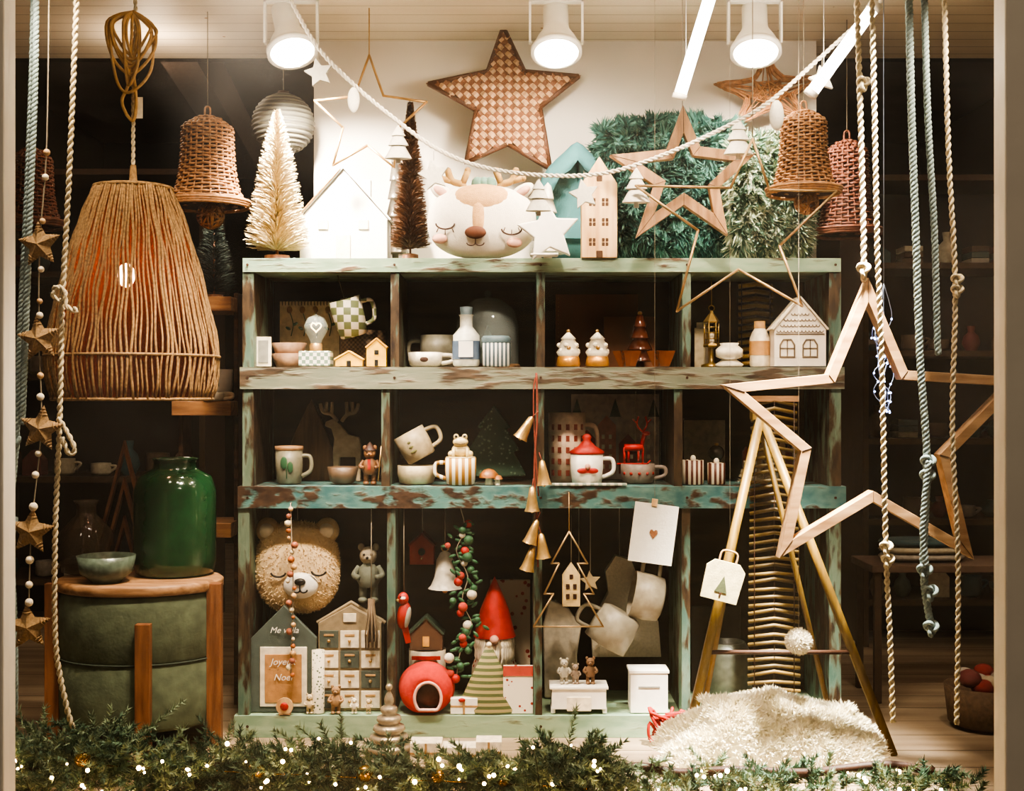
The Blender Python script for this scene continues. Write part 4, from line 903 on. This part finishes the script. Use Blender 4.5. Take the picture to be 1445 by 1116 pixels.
# ---------------------------------------------------------------- fir garland & lights
def fir():
    y=-.48; b=B('fir_garland',640,'floor',y); N1=mt('#56705a',.7,var=.4,scale=25,bump=0); N2=mt('#86997c',.7,var=.35,scale=25,bump=0); vs={0:[],1:[]};fs={0:[],1:[]}
    b.tube(smooth([(x,U(-14,14),U(30,50)) for x in range(-700,700,60)],3),7,DBROWN,6)
    def hh(x): return 1.55 if x<-420 else (1.1 if x<-100 else (.8 if x<80 else (1.1 if x<215 else .6)))
    for i in range(1500):
        x=U(-700,725) if i<1000 else U(-700,60)
        if i>1380: x=random.choice((130,192))+U(-16,16)
        H=hh(x)*(1+.35*noise.noise(V((x*.02,0,0))))
        if x>230 and R()<.45: continue
        base=V((x,U(-50,30),U(5,58)*H)); d=V((U(-1,1),-abs(U(.1,1)),U(-.15,1.1))); d.normalize(); L=U(34,72)*(H*.4+.5)
        k=0 if R()<.55 else 1; side=d.cross(V((0,0,1))); side.normalize(); up=side.cross(d)
        for j in range(20):
            t=j/19; p=base+d*L*t+V((0,0,-6*t*t))
            for s_ in(0,1,2):
                ang=U(0,2*pi); nd=(d*.9+(side*cos(ang)+up*sin(ang))*.85); nd.normalize(); l=U(11,18)*(1-.35*t); q=nd.cross(sph()); q.normalize(); q*=1.25
                n=len(vs[k]); vs[k]+=[p-q,p+q,p+nd*l]; fs[k].append((n,n+1,n+2))
    b.add(vs[0],fs[0],N1,False); b.add(vs[1],fs[1],N2,False); b.done()
    b=B('fairy_lights',640,'floor',y); e=emis('#ffc88a',40,'fairy_bulb'); pts=[]
    for i in range(76):
        x=-690+i*18.2; pts.append(V((x+U(-10,10),U(-95,-45),U(10,92)*min(1.35,hh(x)))))
    b.tube(smooth(pts,3),.6,mt('#3b4430',.7),4)
    for p in pts:
        for k in range(random.choice((1,1,2,3))): b.ball(p+V((U(-9,9),U(-6,6),U(-9,9)))*(k>0),U(1.4,3.3),e,8,6)
    b.done()
    gb=mt('#b5924f',.25,.8)
    b=B('gold_baubles',560,'floor',-.5)
    for x,z in((-430,70),(-190,54),(-40,50),(60,46),(150,40),(260,30)): b.ball((x,-40,z),U(8,12),gb)
    b.tube([(-430,-38,62),(-190,-38,50),(260,-38,30)],1,gb,4); b.done()
    b=B('wrapped_parcels',640,'floor',-.2)
    for x,w,h in((-38,44,28),(8,50,22),(50,36,30)): b.box((x,0,h/2),(w,34,h),CREAM); b.box((x,-17.5,h/2),(3,1,h),TAN); b.box((x,-17.5,h/2),(w,1,3),TAN)
    b.done(1)
fir()
# ---------------------------------------------------------------- dim interior of the shop
def interior():
    q=mt('#4a3626',.8); cols=[mt(c,.8) for c in('#6e5c4c','#6a3430','#93887a','#4a564e','#a5987f','#5a4636','#324848')]
    def unit(px,y,w,hz,name):
        b=B(name,px,'floor',y); 
        for z in hz: b.box((0,0,z),(w,120,8),q)
        for sx in(-1,1): b.box((sx*w/2,0,hz[-1]/2),(8,120,hz[-1]),q)
        b.box((0,62,hz[-1]/2),(w,4,hz[-1]),mt('#2d241f',.9)); b.done()
        for z in hz[:-1]:
            SURF['t']=.0005+(z+4.5)*S(y); x=-w/2+24
            b=B('shop_merchandise',px,'t',y)
            while x<w/2-24:
                c=random.choice(cols); k=random.randrange(4); h=U(22,48); ww=U(12,17)
                if k==0: b.lathe([(ww*.7,0),(ww,3),(ww,h*.7),(ww-2,h*.7),(.01,4)],c,14,(x,-30,0)); b.tube(smooth([(x+ww-1,-30,h*.55),(x+ww+8,-30,h*.5),(x+ww-1,-30,h*.2)],4),2,c,5)
                elif k==1:
                    for j in range(3): b.box((x,-20,4+j*8.5),(ww*2,40,7.5),random.choice(cols))
                elif k==2: b.lathe([(ww*.5,0),(ww*.9,h*.3),(ww*.7,h*.6),(ww*.3,h*.75),(ww*.4,h)],c,14,(x,-30,0))
                else: b.prism([(x-ww,0),(x+ww,0),(x+ww,h*.6),(x,h),(x-ww,h*.6)],-40,-14,c)
                x+=U(34,52)
            b.done(.6)
    unit(1330,1.3,250,[60,170,280,400,520,640],'display_rack'); unit(150,1.7,300,[60,200,340,480,620],'display_rack')
    b=B('display_table',1330,'floor',.45); b.box((0,0,185),(230,110,10),mt('#5b4636',.7)); 
    for sx in(-1,1):
        for d in(-45,45): b.box((sx*105,d,90),(10,10,180),q)
    b.done(1)
    SURF['tb']=.0005+190.5*S(.45)
    b=B('folded_blankets',1320,'tb',.45)
    for j in range(3): b.ball((-20,0,6+j*10),(60,34,6),cols[(j*2+2)%7],24,8,.6)
    b.done()
    b=B('toy_basket',1390,'floor',.1); b.lathe([(34,0),(50,8),(56,60),(53,60),(46,10),(.01,6)],mt('#5b4632',.8,var=.3,scale=90),28)
    for i in range(14): a=i*2.4; rr=34*(i/14)**.5; b.ball((rr*cos(a),rr*sin(a),58+U(0,14)),(U(12,18),U(12,18),U(9,14)),[cols[1],cols[2],cols[4],mt('#7a2a22',.9)][i%4],12,8)
    b.done()
interior()
# ---------------------------------------------------------------- lights
def spot(loc,aim,e,size,col=(1,.84,.66),soft=.06,blend=.6):
    L=bpy.data.lights.new('display_spot','SPOT'); L.energy=e; L.spot_size=size; L.spot_blend=blend; L.color=col; L.shadow_soft_size=soft
    o=bpy.data.objects.new('display_spot_light',L); o.location=loc; bpy.context.collection.objects.link(o); o.rotation_euler=(V(aim)-V(loc)).to_track_quat('-Z','Y').to_euler()
spot((-.95,-.70,1.83),(-.9,0,.6),26,1.3)
spot((-.3,-.70,1.83),(-.4,.15,.6),66,1.2)
spot((.35,-.70,1.83),(.25,.15,.55),62,1.2)
spot((.72,-.62,1.83),(.62,-.24,.05),1150,.56,(1,.93,.8),blend=.95)
spot((1.0,-.72,1.83),(.85,-.2,.6),38,1.2)
spot((-.5,-.70,1.83),(-.5,-.42,.0),75,1.3)
plight('interior_light',(1.9,1.0,2.1),9,(1,.72,.52),.2); plight('interior_light',(-1.5,1.5,2.1),10,(1,.74,.54),.2); plight('interior_light',(.3,3.2,2.1),10,(1,.72,.5),.2)
plight('side_shelf_fill',(-.98,.25,1.75),2,(1,.78,.56),.05)  # unseen point added to brighten the side shelf
for x in(-.55,.1,.65): plight('ceiling_fill',(x,-.35,1.62),1.8,(1,.86,.68),.05)  # unseen points added to brighten the ceiling
plight('front_fill_light',(-1.8,-5.0,4.6),80,(1,.82,.62),.3); plight('front_fill_light',(2.0,-5.0,4.6),80,(1,.82,.62),.3)  # unseen points behind the camera, added as frontal fill
w=bpy.data.worlds.new('World'); bpy.context.scene.world=w; w.use_nodes=True; w.node_tree.nodes['Background'].inputs[0].default_value=(1,.82,.62,1); w.node_tree.nodes['Background'].inputs[1].default_value=.05
c=bpy.data.cameras.new('camera'); c.lens=36*F/1445; c.sensor_width=36; c.clip_start=.05
o=bpy.data.objects.new('camera',c); o.location=(0,-D,CAMZ); o.rotation_euler=(pi/2,0,0); bpy.context.collection.objects.link(o); bpy.context.scene.camera=o
try:
    vs=bpy.context.scene.view_settings; vs.view_transform='AgX'; vs.look='AgX - High Contrast'; vs.exposure=.35
except Exception as e: print(e)
